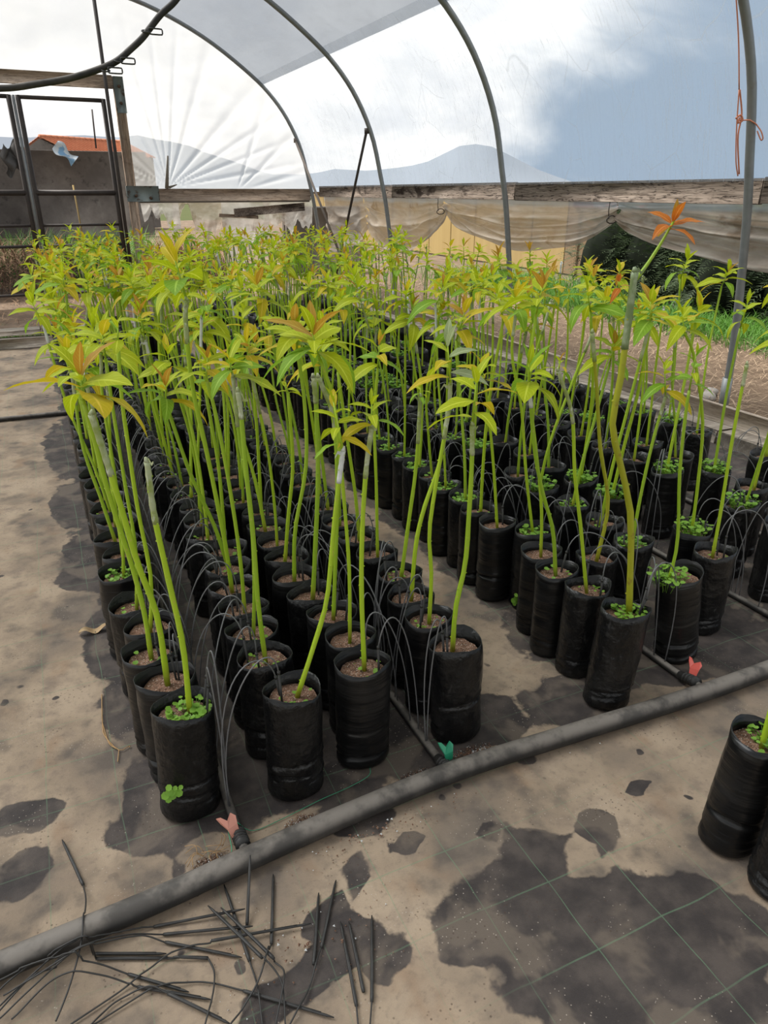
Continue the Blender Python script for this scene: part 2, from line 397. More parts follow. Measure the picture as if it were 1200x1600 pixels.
# ------------------------------------------------------------------ mesh builder
class MB:
    def __init__(s): s.v = []; s.f = []; s.m = []; s.uv = {}
    def add(s, verts, faces, mi=0):
        o = len(s.v); s.v += [tuple(v) for v in verts]; s.f += [tuple(i+o for i in f) for f in faces]; s.m += [mi]*len(faces)
        return o
    def merge(s, other, M4=None, mi=None):
        vs = other.v if M4 is None else [tuple(M4 @ Vector(v)) for v in other.v]
        o = len(s.v); s.v += vs; s.f += [tuple(i+o for i in f) for f in other.f]; s.m += other.m if mi is None else [mi]*len(other.f)
    def box(s, c, d, rot=None, mi=0, bev=0.0):
        hx, hy, hz = d[0]/2, d[1]/2, d[2]/2
        if bev > 0:
            b = min(bev, hx*.5, hy*.5, hz*.5); ring = []
            for z, k in ((-hz, b), (-hz+b, 0), (hz-b, 0), (hz, b)):
                for sx, sy in ((-1, -1), (1, -1), (1, 1), (-1, 1)):
                    a = (sx*(hx-k), sy*(hy-k-b)) if sx*sy < 0 else (sx*(hx-k-b), sy*(hy-k))
                    e = (sx*(hx-k-b), sy*(hy-k)) if sx*sy < 0 else (sx*(hx-k), sy*(hy-k-b))
                    ring += [(a[0], a[1], z), (e[0], e[1], z)]
            vs = ring; fs = [tuple(reversed(range(8))), tuple(range(24, 32))]
            for r in range(3):
                for i in range(8): fs.append((r*8+i, r*8+(i+1) % 8, r*8+8+(i+1) % 8, r*8+8+i))
        else:
            vs = [(x*hx, y*hy, z*hz) for z in (-1, 1) for y in (-1, 1) for x in (-1, 1)]
            fs = [(0, 2, 3, 1), (4, 5, 7, 6), (0, 1, 5, 4), (1, 3, 7, 5), (3, 2, 6, 7), (2, 0, 4, 6)]
        c = Vector(c)
        vs = [(rot @ Vector(v) if rot else Vector(v)) + c for v in vs]
        s.add(vs, fs, mi)
    def tube(s, pts, rad, seg=8, cap=True, mi=0):
        pts = [Vector(p) for p in pts]; n = len(pts)
        if not hasattr(rad, '__len__'): rad = [rad]*n
        tan = [(pts[min(i+1, n-1)]-pts[max(i-1, 0)]).normalized() for i in range(n)]
        ref = Vector((0, 0, 1)) if abs(tan[0].z) < .9 else Vector((1, 0, 0))
        nx = tan[0].cross(ref).normalized(); vs = []
        for i in range(n):
            nx = (nx - tan[i]*nx.dot(tan[i])).normalized(); ny = tan[i].cross(nx)
            for k in range(seg):
                a = 2*PI*k/seg; vs.append(pts[i]+(nx*math.cos(a)+ny*math.sin(a))*rad[i])
        fs = [(i*seg+k, i*seg+(k+1) % seg, (i+1)*seg+(k+1) % seg, (i+1)*seg+k) for i in range(n-1) for k in range(seg)]
        if cap: fs += [tuple(reversed(range(seg))), tuple(range((n-1)*seg, n*seg))]
        s.add(vs, fs, mi)
    def grid(s, fn, nu, nv, mi=0):
        vs = [fn(i/nu, j/nv) for j in range(nv+1) for i in range(nu+1)]
        fs = [(j*(nu+1)+i, j*(nu+1)+i+1, (j+1)*(nu+1)+i+1, (j+1)*(nu+1)+i) for j in range(nv) for i in range(nu)]
        s.add(vs, fs, mi)
    def mesh(s, name, mats, smooth=True):
        me = bpy.data.meshes.new(name); me.from_pydata(s.v, [], s.f)
        if isinstance(mats, str): mats = [mats]
        for m in mats: me.materials.append(M[m])
        if any(s.m): me.polygons.foreach_set('material_index', s.m)
        me.polygons.foreach_set('use_smooth', [smooth]*len(s.f)); me.update()
        return me
    def build(s, name, mats, parent=None, smooth=True): return obj(name, s.mesh(name, mats, smooth), parent)
def obj(name, me, parent=None, loc=None):
    o = bpy.data.objects.new(name, me); COL.objects.link(o)
    if parent is not None: o.parent = parent
    if loc is not None: o.location = loc
    return o
def empty(name, loc=(0, 0, 0)):
    o = bpy.data.objects.new(name, None); o.empty_display_size = .1; COL.objects.link(o); o.location = loc; return o
def tag(o, label=None, cat=None, group=None, kind=None):
    if label: o['label'] = label
    if cat: o['category'] = cat
    if group: o['group'] = group
    if kind: o['kind'] = kind
    return o
def smooth_path(pts, n):
    """Catmull-Rom through pts, n samples"""
    pts = [Vector(p) for p in pts]; P = [pts[0]*2-pts[1]]+pts+[pts[-1]*2-pts[-2]]; out = []
    k = len(pts)-1
    for i in range(n):
        u = i/(n-1)*k; j = min(int(u), k-1); f = u-j; a, b, c, d = P[j:j+4]
        out.append(.5*((2*b)+(c-a)*f+(2*a-5*b+4*c-d)*f*f+(3*b-a-3*c+d)*f**3))
    return out
class Reg:
    """spatial hash of small meshes already placed (world space)"""
    def __init__(s, cell=.15): s.c = cell; s.h = {}; s.items = []
    @staticmethod
    def item(vs, fs, owner, kind):
        lo = Vector((min(v[0] for v in vs), min(v[1] for v in vs), min(v[2] for v in vs))); hi = Vector((max(v[0] for v in vs), max(v[1] for v in vs), max(v[2] for v in vs)))
        return (owner, kind, lo, hi, BVHTree.FromPolygons(vs, fs))
    def cells(s, it):
        for i in range(int(it[2].x//s.c), int(it[3].x//s.c)+1):
            for j in range(int(it[2].y//s.c), int(it[3].y//s.c)+1): yield (i, j)
    def add(s, it):
        k = len(s.items); s.items.append(it)
        for c in s.cells(it): s.h.setdefault(c, []).append(k)
    def hits(s, it, skip):
        seen = set(); n = 0
        for c in s.cells(it):
            for k in s.h.get(c, ()):
                if k in seen: continue
                seen.add(k); o = s.items[k]
                if skip(o): continue
                if o[2].x > it[3].x or it[2].x > o[3].x or o[2].y > it[3].y or it[2].y > o[3].y or o[2].z > it[3].z or it[2].z > o[3].z: continue
                n += len(o[4].overlap(it[4]))
        return n
REG = Reg()
def fbm(x, y=0., z=0., o=3): return mnoise.fractal(Vector((x, y, z)), 1.0, 2.0, o)

# ------------------------------------------------------------------ ground
BLOBS = [  # damp patches: centre x, y, radii (metres on the floor)
]
def blob(px, py, rx, ry): 
    g = gnd(px, py); BLOBS.append((g.x, g.y, rx, ry))
for b in [(290, 1260, .20, .12), (235, 1225, .09, .10), (40, 1275, .10, .055), (30, 1370, .09, .075), (170, 1000, .09, .30), (130, 880, .11, .28), (110, 790, .10, .35), (95, 700, .1, .6),
          (275, 1355, .035, .03), (555, 1365, .05, .03), (790, 1420, .17, .13), (870, 1500, .16, .13), (960, 1450, .17, .15), (830, 1330, .10, .07), (1000, 1560, .2, .12),
          (1100, 1540, .17, .13), (1150, 1450, .10, .10), (730, 1490, .05, .035), (760, 1290, .06, .035), (930, 1290, .06, .05), (1090, 1400, .08, .1), (560, 1270, .10, .08), (660, 1170, .16, .12), (760, 1120, .12, .12), (900, 1090, .20, .12),
          (480, 1530, .08, .05), (600, 1500, .05, .05), (510, 1430, .06, .04), (1060, 1040, .2, .09), (1000, 1230, .05, .03), (1190, 1030, .2, .06), (420, 1570, .06, .05), (820, 1180, .05, .03), (480, 1230, .1, .05), (640, 1320, .05, .03), (540, 1480, .09, .05)]: blob(*b)
for X0, X1, Y0, Y1 in ((-.02, 1.02, 1.40, 8.2), (1.38, 3.9, 1.42, 9.0)):
    BLOBS.append(('rect', X0, X1, Y0, Y1))
def wetness(x, y):
    w = -1.0
    for b in BLOBS:
        if b[0] == 'rect':
            dx = max(b[1]-x, x-b[2], 0); dy = max(b[3]-y, y-b[4], 0); w = max(w, .06-.8*math.hypot(dx, dy)/.12*.35)
        else:
            w = max(w, .35*(1-math.hypot((x-b[0])/b[2], (y-b[1])/b[3])))
    return w
gb = MB(); GX = [-4.2+i*.05 for i in range(164)]; GY = [-1.0+i*.05 for i in range(190)]
def gz(x, y): return .004*mnoise.noise(Vector((x*2.3, y*2.3, 0)))
gb.add([(x, y, gz(x, y)) for y in GY for x in GX], [(j*164+i, j*164+i+1, (j+1)*164+i+1, (j+1)*164+i) for j in range(189) for i in range(163)])
fl = gb.build('floor', 'ground_fabric'); tag(fl, 'dusty woven ground cover with damp patches and green marking threads', None, None, 'structure')
at = fl.data.attributes.new('wet', 'FLOAT', 'POINT'); at.data.foreach_set('value', [wetness(v[0], v[1]) for v in gb.v])

def sheet(name, x0, x1, y0, y1, z, m, n=40, amp=.02, label=None):
    b = MB(); b.grid(lambda u, v: (x0+(x1-x0)*u, y0+(y1-y0)*v, z+amp*fbm((x0+(x1-x0)*u)*1.3, (y0+(y1-y0)*v)*1.3)), n, n)
    o = b.build(name, m); tag(o, label, None, None, 'structure'); return o
sheet('ground_earth', -30, 60, 8.46, 46, -.03, 'earth', 90, .01, 'bare brown earth behind the ground cover')
sheet('ground_bed', 4.02, 7.0, -1, 13, .07, 'straw_bed', 60, .03, 'raised bed covered in dry straw beyond the kerb')
b = MB(); b.grid(lambda u, v: (-500+1000*u, -60+700*v, -.25), 4, 4); tag(b.build('ground_far', 'far_ground'), 'open land outside the tunnel', None, None, 'structure')

# ------------------------------------------------------------------ the tunnel: hoops, films, boards
PROF = [(4.30, .0), (4.285, .45), (4.25, .8), (4.17, 1.33), (4.10, 1.65), (3.98, 2.12), (3.78, 2.52), (3.53, 2.83), (3.22, 3.09), (2.72, 3.42), (2.18, 3.68), (1.62, 3.86), (.85, 3.99), (0, 4.03)]
FULL = PROF + [(-x, z) for x, z in reversed(PROF[:-1])]
ARC = smooth_path([(x, 0, z) for x, z in FULL], 97)
HOOPY = [-4.75, -2.0, .75, 3.5, 6.25, 9.0, 11.75]
hw = ['behind the door end', '', '', 'with orange cord tied to it', 'standing in the straw between two curtain swags', 'with a dark brace rod fixed to it', 'framing the gable end film']
for i, Y in enumerate(HOOPY):
    r = empty('tunnel_hoop', (0, Y, 0)); b = MB(); b.tube(ARC, .027, 10); b.build('hoop_tube', 'galvanised', r)
    for sgn in (-1, 1):
        b = MB(); b.tube([(sgn*4.30, 0, .02), (sgn*4.287, 0, .30)], .034, 10); b.build('ground_sleeve', 'galvanised', r)
    if i < 3: tag(r, 'grey steel tunnel hoop behind the view of the beds', 'hoop', 'tunnel hoops')
    else: tag(r, 'grey steel tunnel hoop ' + hw[i], 'hoop', 'tunnel hoops')
def arc_at(s):  # s in 0..1 along the arc
    u = s*(len(ARC)-1); j = min(int(u), len(ARC)-2); return ARC[j].lerp(ARC[j+1], u-j)
def s_for_z(z, right=True):
    for i in range(len(ARC)//2):
        if ARC[i].z <= z <= ARC[i+1].z: s = (i+(z-ARC[i].z)/(ARC[i+1].z-ARC[i].z))/(len(ARC)-1); return s if right else 1-s
s_b, s_r = s_for_z(1.56), s_for_z(2.93)
YA, YB = -4.8, 11.87
def film(name, s0, s1, off, m, nu, ny, wr, label):
    b = MB()
    def fn(u, v):
        p = arc_at(s0+(s1-s0)*u); Y = YA+(YB-YA)*v; k = min(abs((Y-h)/1.375) for h in HOOPY); c = Vector((0, 0, 1.2)); d = (Vector((p.x, 0, p.z))-c).normalized()
        q = Vector((p.x, Y, p.z)) + d*(off - .02*(min(k, 1)) + wr*min(1, k*6)*fbm(u*6+off*50, Y*1.7, 2.2))
        return q
    b.grid(fn, nu, ny); o = b.build(name, m); tag(o, label, None, None, 'structure'); return o
film('wall_right_film', s_b, s_for_z(3.0), .0345, 'side_film', 26, 122, .008, 'clear scratched plastic film over the side of the tunnel')
film('wall_left_film', 1-s_b, 1-s_for_z(3.0), .0345, 'side_film', 26, 122, .008, 'clear plastic film over the far side of the tunnel')
film('ceiling_film', s_r, 1-s_r, .048, 'roof_film', 90, 122, .016, 'grey wrinkled plastic roof sheet of the tunnel')
# clamp rope along the edge of the roof sheet
# side boards: separate planks butt-jointed
rb = empty('trim_1', (4.27, 0, 1.5)); tag(rb, 'weathered cracked timber eave board along the side film', None, None, 'structure')
ye = [-4.7, -2.0, .75, 3.5, 6.25, 9.0, 11.72]
for a, c in zip(ye[:-1], ye[1:]):
    b = MB(); b.box((0, (a+c)/2, .008+.006*R.uniform(-1, 1)), (.04, c-a-.006, .155), bev=.004); b.build('plank', 'wood_side', rb)
lb = empty('trim_2', (-4.27, 0, 1.5)); tag(lb, 'timber eave board on the other side of the tunnel', None, None, 'structure')
for a, c in zip(ye[:-1], ye[1:]):
    b = MB(); b.box((0, (a+c)/2, .008), (.04, c-a-.006, .155), bev=.004); b.build('plank', 'wood_side', lb)

# side curtain: film rolled and tied up in swags under the eave board
def swag(y0, y1, top, sagz, lowz0, lowz1, name, label, seed, nu=70, nv=64):
    b = MB()
    def fn(u, v):
        Y = y0+(y1-y0)*u; e = 4*u*(1-u); low = lowz0+(lowz1-lowz0)*u; bot = low-(sagz)*(e**.8)
        zt = top; z = zt+(bot-zt)*v
        f = v*.9
        x = 4.32 + (.10*abs(math.sin(v*7+1.6*e+seed))+.05*abs(math.sin(v*15-2*e+u*3+seed))+.015*math.sin(v*37+u*5+seed))*min(1, v*3)*(.45+.55*e) + .03*fbm(Y*1.4+seed, v*3+e*2, seed)*min(1, v*3) - .05*math.sin(min(1, v*1.1)*PI)*e
        x += .02*math.sin((u-.5)*26*(1-v*.4)+seed)*(1-e)*v
        z += .012*math.sin(u*17+seed)*v
        return (x, Y, z)
    b.grid(fn, nu, nv); o = b.build(name, 'curtain_film'); tag(o, label, 'curtain', 'side film swags'); return o
swag(1.6, 4.91, 1.435, .26, 1.29, 1.27, 'side_curtain', 'dirty beige film swag hanging under board in front of the dark hedge', 1.3)
swag(4.91, 7.79, 1.435, .33, 1.30, 1.29, 'side_curtain', 'dirty beige film swag hanging under board before ochre fence', 2.1)
swag(7.79, 10.1, 1.435, .42, 1.30, 1.05, 'side_curtain', 'dirty film swag hanging under board beside the dark brace rod', 4.4)
swag(10.1, 11.7, 1.435, .30, .92, .60, 'side_curtain', 'long dirty film drop hanging in the corner by the gable', 5.7, 50, 64)
for Y, w in ((4.91, 'between hedge and ochre fence'), (7.79, 'above the ochre fence panels')):
    b = MB(); b.tube([(4.262, Y, 1.43), (4.262, Y+.004, 1.36), (4.27, Y, 1.30)], .004, 5); b.tube([(4.30+.05*math.cos(a), Y+.018*math.sin(a*2)*.3, 1.295+.03*math.sin(a)) for a in [k*PI/5 for k in range(11)]], .005, 5)
    tag(b.build('tie_wire', 'dark_steel'), 'thin dark tie holding up the film swag ' + w, 'tie')

# gable end
GY_ = 11.78
gb_ = empty('trim_3', (2.8, GY_, 1.46)); tag(gb_, 'pale timber rail across the gable end beneath the creased film', None, None, 'structure')
b = MB(); b.box((.0, .02, .0), (2.66, .045, .17), bev=.005); b.build('plank', 'wood_gable', gb_)
b = MB(); b.tube([(-1.31, .022, -.096), (1.31, .022, -.094)], .014, 6); b.build('steel_lath', 'rust_steel', gb_)
bp = empty('broken_plank', (3.50, GY_+.022, 1.245)); tag(bp, 'broken grey plank hanging loose under the gable rail', 'plank')
b = MB(); b.box((-.05, 0, .0), (1.15, .03, .12), Matrix.Rotation(math.radians(-4), 3, 'Y'), bev=.006); b.build('plank_board', 'wood_side', bp)
b = MB(); b.box((-.55, .02, -.09), (.62, .02, .05), Matrix.Rotation(math.radians(3), 3, 'Y'), bev=.006); b.build('plank_splinter', 'wood_gable', bp)
# film with pleats fanning out from the rail
P0 = (1.93, 1.56)
def gfilm(x0, x1, name, label, z0, inner=True):
    b = MB()
    OA = [Vector((q.x, 0, q.z))+(Vector((q.x, 0, q.z))-Vector((0, 0, 1.2))).normalized()*.036 for q in ARC]
    zmax = lambda x: max(z0, next((a_.z+(c_.z-a_.z)*(a_.x-x)/(a_.x-c_.x) for a_, c_ in zip(OA[:-1], OA[1:]) if c_.x <= x <= a_.x), 4.06))
    def fn(u, v):
        x = x0+(x1-x0)*u; zt = zmax(x); z = z0+(zt-z0)*v
        y = GY_+.077
        if inner:
            dx, dz = x-P0[0], z-P0[1]; rr = math.hypot(dx, dz); a = math.atan2(dx, max(dz, .001))
            fade = max(0, 1-rr/2.3)*min(1, rr/.12)
            q = a*9.0+.8*math.sin(a*5); pk = (.5+.5*math.cos(q*2*PI/2.2))**6
            lp = max(0, min(1, (z-1.55)/.12)); y -= .045*lp*pk*fade*(1 if a > -.45 else .4)
            dx2 = x-2.95; a2 = math.atan2(dx2, max(z-1.5, .001)); r2 = math.hypot(dx2, z-1.5)
            y -= .042*lp*(.5+.5*math.cos((a2-.42)*14))**8*max(0, 1-r2/1.6)*min(1, r2/.15)*(1 if a2 > .1 else 0)
        y += .01*fbm(x*2, z*2, 3)
        return (x, y, z)
    b.grid(fn, 220 if inner else 40, 90 if inner else 30); o = b.build(name, 'gable_film'); tag(o, label, None, None, 'structure'); return o
gfilm(1.40, 4.15, 'wall_back_film', 'whitish creased film closing the gable end beside the door', 1.5)
gfilm(-4.2, -1.40, 'wall_back_film_left', 'whitish film closing the gable end on the other side of the door', 0.0, False)
gfilm(-1.40, 1.40, 'wall_back_film_top', 'whitish film over the door head', 2.86, False)
# torn film remnants under the rail
def torn(x0, x1, drop, seed, label, dirt='torn_film', back=.0):
    b = MB()
    def fn(u, v):
        x = x0+(x1-x0)*u; d = drop*(.65+.7*fbm(x*2.7+seed, seed, 1)+.25*fbm(x*11, seed, 4)); d = max(.06, d)
        return (x+.10*v*fbm(x*2+seed, 5, 2), GY_+.075+back+.04*fbm(x*4+seed, v*2.5, 1)*(.15+v), 1.39-d*v)
    b.grid(fn, 44, 14); tag(b.build('torn_film', dirt), label, 'plastic film', 'torn film under the gable rail')
torn(1.5, 2.05, .52, 1.2, 'whitish torn film under gable rail next to the door post')
torn(1.98, 2.75, .62, 3.9, 'brown-stained torn film under the middle of gable rail', 'curtain_film', .10)
torn(2.7, 3.45, .78, 7.7, 'pale torn film dangling under gable rail left of broken plank')
torn(3.4, 4.22, .55, 9.1, 'ragged pale film in the corner behind the broken plank', 'torn_film', .10)
b = MB(); b.tube([(1.90, GY_+.015, 1.545), (1.93, GY_+.005, 1.75), (1.97, GY_+.03, 1.98)], [.03, .022, .012], 6); b.tube([(1.93, GY_+.012, 1.56), (2.05, GY_-.01, 1.60)], [.02, .006], 5)
tag(b.build('branch_stub', 'scion_wood'), 'broken grey branch stub pressing into the gable film', 'stick')

# door frame
dp = empty('door_frame', (1.42, GY_, 0)); tag(dp, 'timber door frame with green steel brackets in the gable end', 'door frame')
b = MB(); b.box((-.02, +.025, 1.47), (.13, .06, 2.94), bev=.006); b.build('post', 'wood_post', dp)
b = MB(); b.box((-1.42, .02, 2.87), (2.67, .06, .16), bev=.006); b.build('header', 'wood_gable', dp)
b = MB(); b.box((-2.82, +.025, 1.47), (.13, .06, 2.94), bev=.006); b.build('post', 'wood_post', dp)
b = MB(); b.box((-.01, -.011, 2.72), (.13, .012, .44), bev=.003); b.build('bracket', 'bracket_paint', dp)
bk = MB(); bk.box((.13, -.011, 1.475), (.46, .012, .21), bev=.003); br_ = bk.build('bracket', 'bracket_paint', dp)
for bx_, bz_ in ((.03, 1.45), (.23, 1.42)):
    b = MB(); b.tube([(bx_, -.032, bz_), (bx_, -.010, bz_)], .022, 8); b.build('bolt', 'bracket_rust', br_)
for bz_ in (2.62, 2.82):
    b = MB(); b.tube([(-.01, -.032, bz_), (-.01, -.010, bz_)], .02, 8); b.build('bolt', 'bracket_rust', dp)
b = MB(); b.tube([(1.235, GY_-.09, 0.02), (1.235, GY_-.09, 3.95)], .024, 8); tag(b.build('door_upright', 'dark_steel'), 'thin dark steel upright rising from the door to the roof', 'post')

def door_leaf(name, x0, x1, y, label):
    r = empty(name, (x0, y, 0)); w = x1-x0
    def bar(nm, a, c, rad, m, par=r):
        q = MB(); q.tube([a, c], rad, 8); return q.build(nm, m, par)
    for xx in (.02, w-.02): bar('stile', (xx, 0, .12), (xx, 0, 2.66), .032, 'dark_steel')
    for zz, rd in ((.15, .02), (.80, .02), (1.07, .018), (1.49, .036), (2.64, .026)): bar('rail', (.02, 0, zz), (w-.02, 0, zz), rd, 'dark_steel')
    q = MB(); q.grid(lambda u, v: (.03+(w-.06)*u, .02+.01*fbm(u*3, v*3, x0), 1.49+1.14*v), 10, 10); q.build('net', 'door_net', r)
    q = MB(); q.grid(lambda u, v: (.03+(w-.06)*u, .02+.01*fbm(u*3, v*3, x0+5), .16+1.33*v), 10, 10); q.build('lower_net', 'door_net_dense', r)
    tag(r, label, 'door', None, None); return r
d1 = door_leaf('net_door', .10, 1.20, GY_-.02, 'black net door leaf hinged at the bracketed timber post'); d1.rotation_euler.z = 0
d2 = door_leaf('net_door', -1.29, .03, GY_-.02, 'black net door leaf on the far side of the bright meeting tube')
b = MB(); b.tube([(.065, GY_-.03, .10), (.065, GY_-.03, 2.66)], .02, 8); tag(b.build('meeting_tube', 'galvanised'), 'bright steel tube between the two net door leaves', 'tube')
# rag caught in the net
b = MB()
ra, rb2 = onY(86, 226, GY_-.04), onY(117, 252, GY_-.04)
dv = rb2-ra; pn = Vector((dv.z, 0, -dv.x)).normalized()
b.grid(lambda u, v: tuple(ra+dv*u+pn*((v-.5)*(.13+.06*math.sin(u*7)))+Vector((0, -.02*math.sin(v*6+u*5), 0))), 14, 8)
tag(b.build('plastic_rag', 'rag_blue'), 'blue and white plastic rag caught on the door net', 'rag')

# brace rods
def rod(a, c, m, label, rad=.014):
    b = MB(); b.tube([a, c], rad, 8); b.tube([Vector(a)+Vector((0, 0, .03)), Vector(a)-Vector((0, 0, .03))], rad*1.6, 8); tag(b.build('brace_rod', m), label, 'brace')
rod((3.914, 9.02, 2.18), (4.12, 10.9, .07), 'dark_steel', 'dark steel brace rod slanting from hoop down to the straw', .018)
rod((3.90, 11.735, 2.22), (4.036, 10.36, .70), 'rust_steel', 'rusty grey brace slanting from the gable hoop to the dark rod', .018)

# orange cord on the near hoop
cb = empty('orange_cord', (4.10, 3.46, 1.6)); tag(cb, 'orange cord knotted around the steel hoop', 'cord')
hp = lambda z: arc_at(s_for_z(z))
def crd(pts, n=24, rad=.004):
    b = MB(); b.tube(smooth_path(pts, n), rad, 5); b.build('cord_strand', 'cord_orange', cb)
L_ = lambda v: Vector(v)-Vector((4.10, 3.46, 1.6))
def A_(x, y):   # beside the hoop, on its inner side
    p = onY(x, y, 3.5); p.x = min(p.x, hp(p.z).x-.034); return p-Vector((4.10, 3.46, 1.6))
def O_(y, dy, dx=.012):   # round the hoop, towards the near side
    z = onY(1165, y, 3.5).z; return Vector((hp(z).x+dx, 3.5-dy, z))-Vector((4.10, 3.46, 1.6))
crd([A_(1152, -30), A_(1154, 60), A_(1155, 140)], 12)
crd([A_(1155, 140), A_(1151, 200), A_(1150, 250), A_(1153, 275)], 20)
crd([A_(1156, 140), A_(1159, 180), A_(1153, 215), A_(1155, 272)], 20, .005)
crd([A_(1156, 188), O_(188, .012, -.034), O_(191, .028, -.018), O_(195, .036, .004)], 14)
crd([O_(195, .036, .004), O_(206, .07, .004), O_(217, .085, .004), O_(219, .07, .004), O_(205, .042, .004)], 20)
b = MB(); b.tube(smooth_path([A_(1150, 185), A_(1157, 180), A_(1160, 188), A_(1152, 192), A_(1156, 184)], 20), .006, 6); b.build('knot', 'cord_orange', cb)

# hanging hose with clips slung under the near hoop
hr = empty('hanging_hose', (0, 3.5, 2.4)); tag(hr, 'black hose slung beneath the roof with wire clips', 'hose')
HP = [(-2.6, 3.5, 3.0), (-1.7, 3.48, 2.30), (-.85, 3.46, 1.93), (-.5, 3.46, 1.875), (-.25, 3.46, 1.86)] + [tuple(onY(x, y, 3.46)) for x, y in ((0, 138), (60, 131), (110, 122), (155, 108), (183, 95), (203, 78), (222, 60), (236, 42), (252, 22), (275, 0), (300, -40), (330, -110))] + [(1.5, 3.46, 3.80)]
b = MB(); b.tube([Vector(p)-Vector((0, 3.5, 2.4)) for p in smooth_path(HP, 90)], .0125, 10); b.build('hose_tube', 'black_hose', hr)
for x, y in ((165, 110), (185, 95), (228, 49)):
    c = onY(x, y, 3.45)-Vector((0, 3.5, 2.4)); b = MB()
    b.tube([c+Vector((.016*math.cos(a), .016*math.sin(a), .006*math.sin(a))) for a in [k*PI/6 for k in range(13)]], .003, 5)
    b.tube([c+Vector((.035+.027*max(-1, min(1, 1.3*math.cos(a))), -.012, .010*max(-1, min(1, 1.3*math.sin(a))))) for a in [k*PI/8 for k in range(17)]], .003, 5)
    b.build('clip', 'black_plastic', hr)

# ------------------------------------------------------------------ kerbs
kr = empty('timber_kerb', (3.9, 0, 0)); tag(kr, 'pale timber kerb of long boards edging the straw bed', 'kerb')
for a, c in zip([-.5, 1.9, 4.3, 6.7, 9.1], [1.9, 4.3, 6.7, 9.1, 11.6]):
    b = MB(); b.box((.09, (a+c)/2, .10+R.uniform(-.006, .006)), (.045, c-a-.012, .20), bev=.004); b.build('board', 'wood_kerb', kr)
for a, c in zip([-.5, .9, 3.1, 5.2, 7.4, 9.7], [.9, 3.1, 5.2, 7.4, 9.7, 11.6]):
    b = MB(); b.box((-.02+R.uniform(-.008, .008), (a+c)/2, .04), (.17, c-a-.015, .10), bev=.006); b.build('lower_board', 'wood_kerb_left', kr)
kl = empty('low_kerb', (-1.0, 8.45, 0)); tag(kl, 'pale two-course kerb at the end of the ground cover', 'kerb')
for a, c in zip([-3, -1.9, -.75, .28, 1.1], [-1.9, -.75, .28, 1.1, 2.0]):
    b = MB(); b.box(((a+c)/2, 0, .055), (c-a-.012, .12, .11), bev=.008); b.build('block', 'wood_kerb_left', kl)
for a, c in zip([-3, -.9, .9], [-.9, .9, 2.0]):
    b = MB(); b.box(((a+c)/2, .10, .155), (c-a-.008, .22, .05), bev=.005); b.build('plank', 'wood_kerb_left', kl)

# ------------------------------------------------------------------ irrigation pipes
def pipe_thing(name, pts, rad, m, label, seg=14, n=60):
    r = empty(name, tuple(pts[0])); o = Vector(pts[0]); b = MB(); b.tube([p-o for p in smooth_path(pts, n)], rad, seg); b.build('pipe', m, r); tag(r, label, 'pipe'); return r, o
MP = [(-1.6, 1.13, .033), (-.33, 1.205, .033), (.0, 1.225, .033), (.2, 1.245, .033), (.5, 1.27, .033), (.82, 1.285, .033), (1.2, 1.27, .033), (1.6, 1.25, .033), (2.0, 1.245, .033), (3.2, 1.26, .033)]
mainp, mo = pipe_thing('main_pipe', MP, .0285, 'black_hose', 'thick grey-black header pipe lying across the floor before the bags', 18, 90)
LAT = [.21, .795, 1.72, 2.32, 2.90]
lat_tint = ['valve_salmon', 'valve_green', 'valve_red', 'valve_green', 'valve_red', 'valve_green']
lat_lab = ['lateral pipe with salmon valve between first two bag columns', 'lateral pipe with green valve leaving the header pipe', 'lateral pipe with red valve beyond the aisle', 'second lateral pipe past the aisle among the bags', 'third lateral pipe past the aisle, hidden among bags', 'lateral pipe nearest the timber kerb']
for i, X in enumerate(LAT):
    pts = [(X, 1.275, .03), (X+.002, 1.36, .018), (X+.002, 1.5, .014)] + [(X+.004*math.sin(k*1.7+i), 1.5+k*.8, .014) for k in range(1, 9)]
    r, o = pipe_thing('lateral_pipe', pts, .0125, 'black_hose', lat_lab[i], 10, 70)
    if i < 4:
        b = MB(); b.tube([(0, .01, .005), (0, .045, -.004), (.0, .085, -.012)], [.019, .0165, .0155], 10)
        for q in range(4): b.tube([(0, .022+q*.012, .004-q*.003), (0, .027+q*.012, .003-q*.003)], .0195, 10)
        v = b.build('valve_body', 'black_plastic', r)
        # wing handle: a bent flat plate with two lobes
        b = MB(); th = .004
        out = [(-.010, 0), (.010, 0), (.014, .018), (.020, .034), (.014, .046), (.004, .040), (-.002, .036), (-.010, .052), (-.018, .056), (-.017, .040), (-.011, .020)]
        ang = [0.5, .2, -.9, .3, .3, .3][i]; Mx = Matrix.Translation((.018 if i else -.008, .05, .004)) @ Matrix.Rotation(ang, 4, 'Z') @ Matrix.Rotation(math.radians([38, 55, 32, 50, 50, 50][i]), 4, 'X')
        n = len(out); vs = [Mx @ Vector((x*1.15, y*1.1, s*th+.010*math.sin(y*40))) for s in (-.5, .5) for x, y in out]
        b.add(vs, [tuple(reversed(range(n))), tuple(range(n, 2*n))]+[(k, (k+1) % n, n+(k+1) % n, n+k) for k in range(n)])
        hnd = b.build('valve_handle', lat_tint[i], r, smooth=False); hnd['label'] = ['salmon', 'green', 'red', 'green'][i]+' wing handle'
pipe_thing('side_pipe', [(-3.6, 5.72, .018), (-1.5, 5.63, .018), (-.45, 5.60, .018), (-.1, 5.585, .018), (.202, 5.585, .018)], .0165, 'black_hose', 'black pipe crossing the open path into the bags', 10, 30)

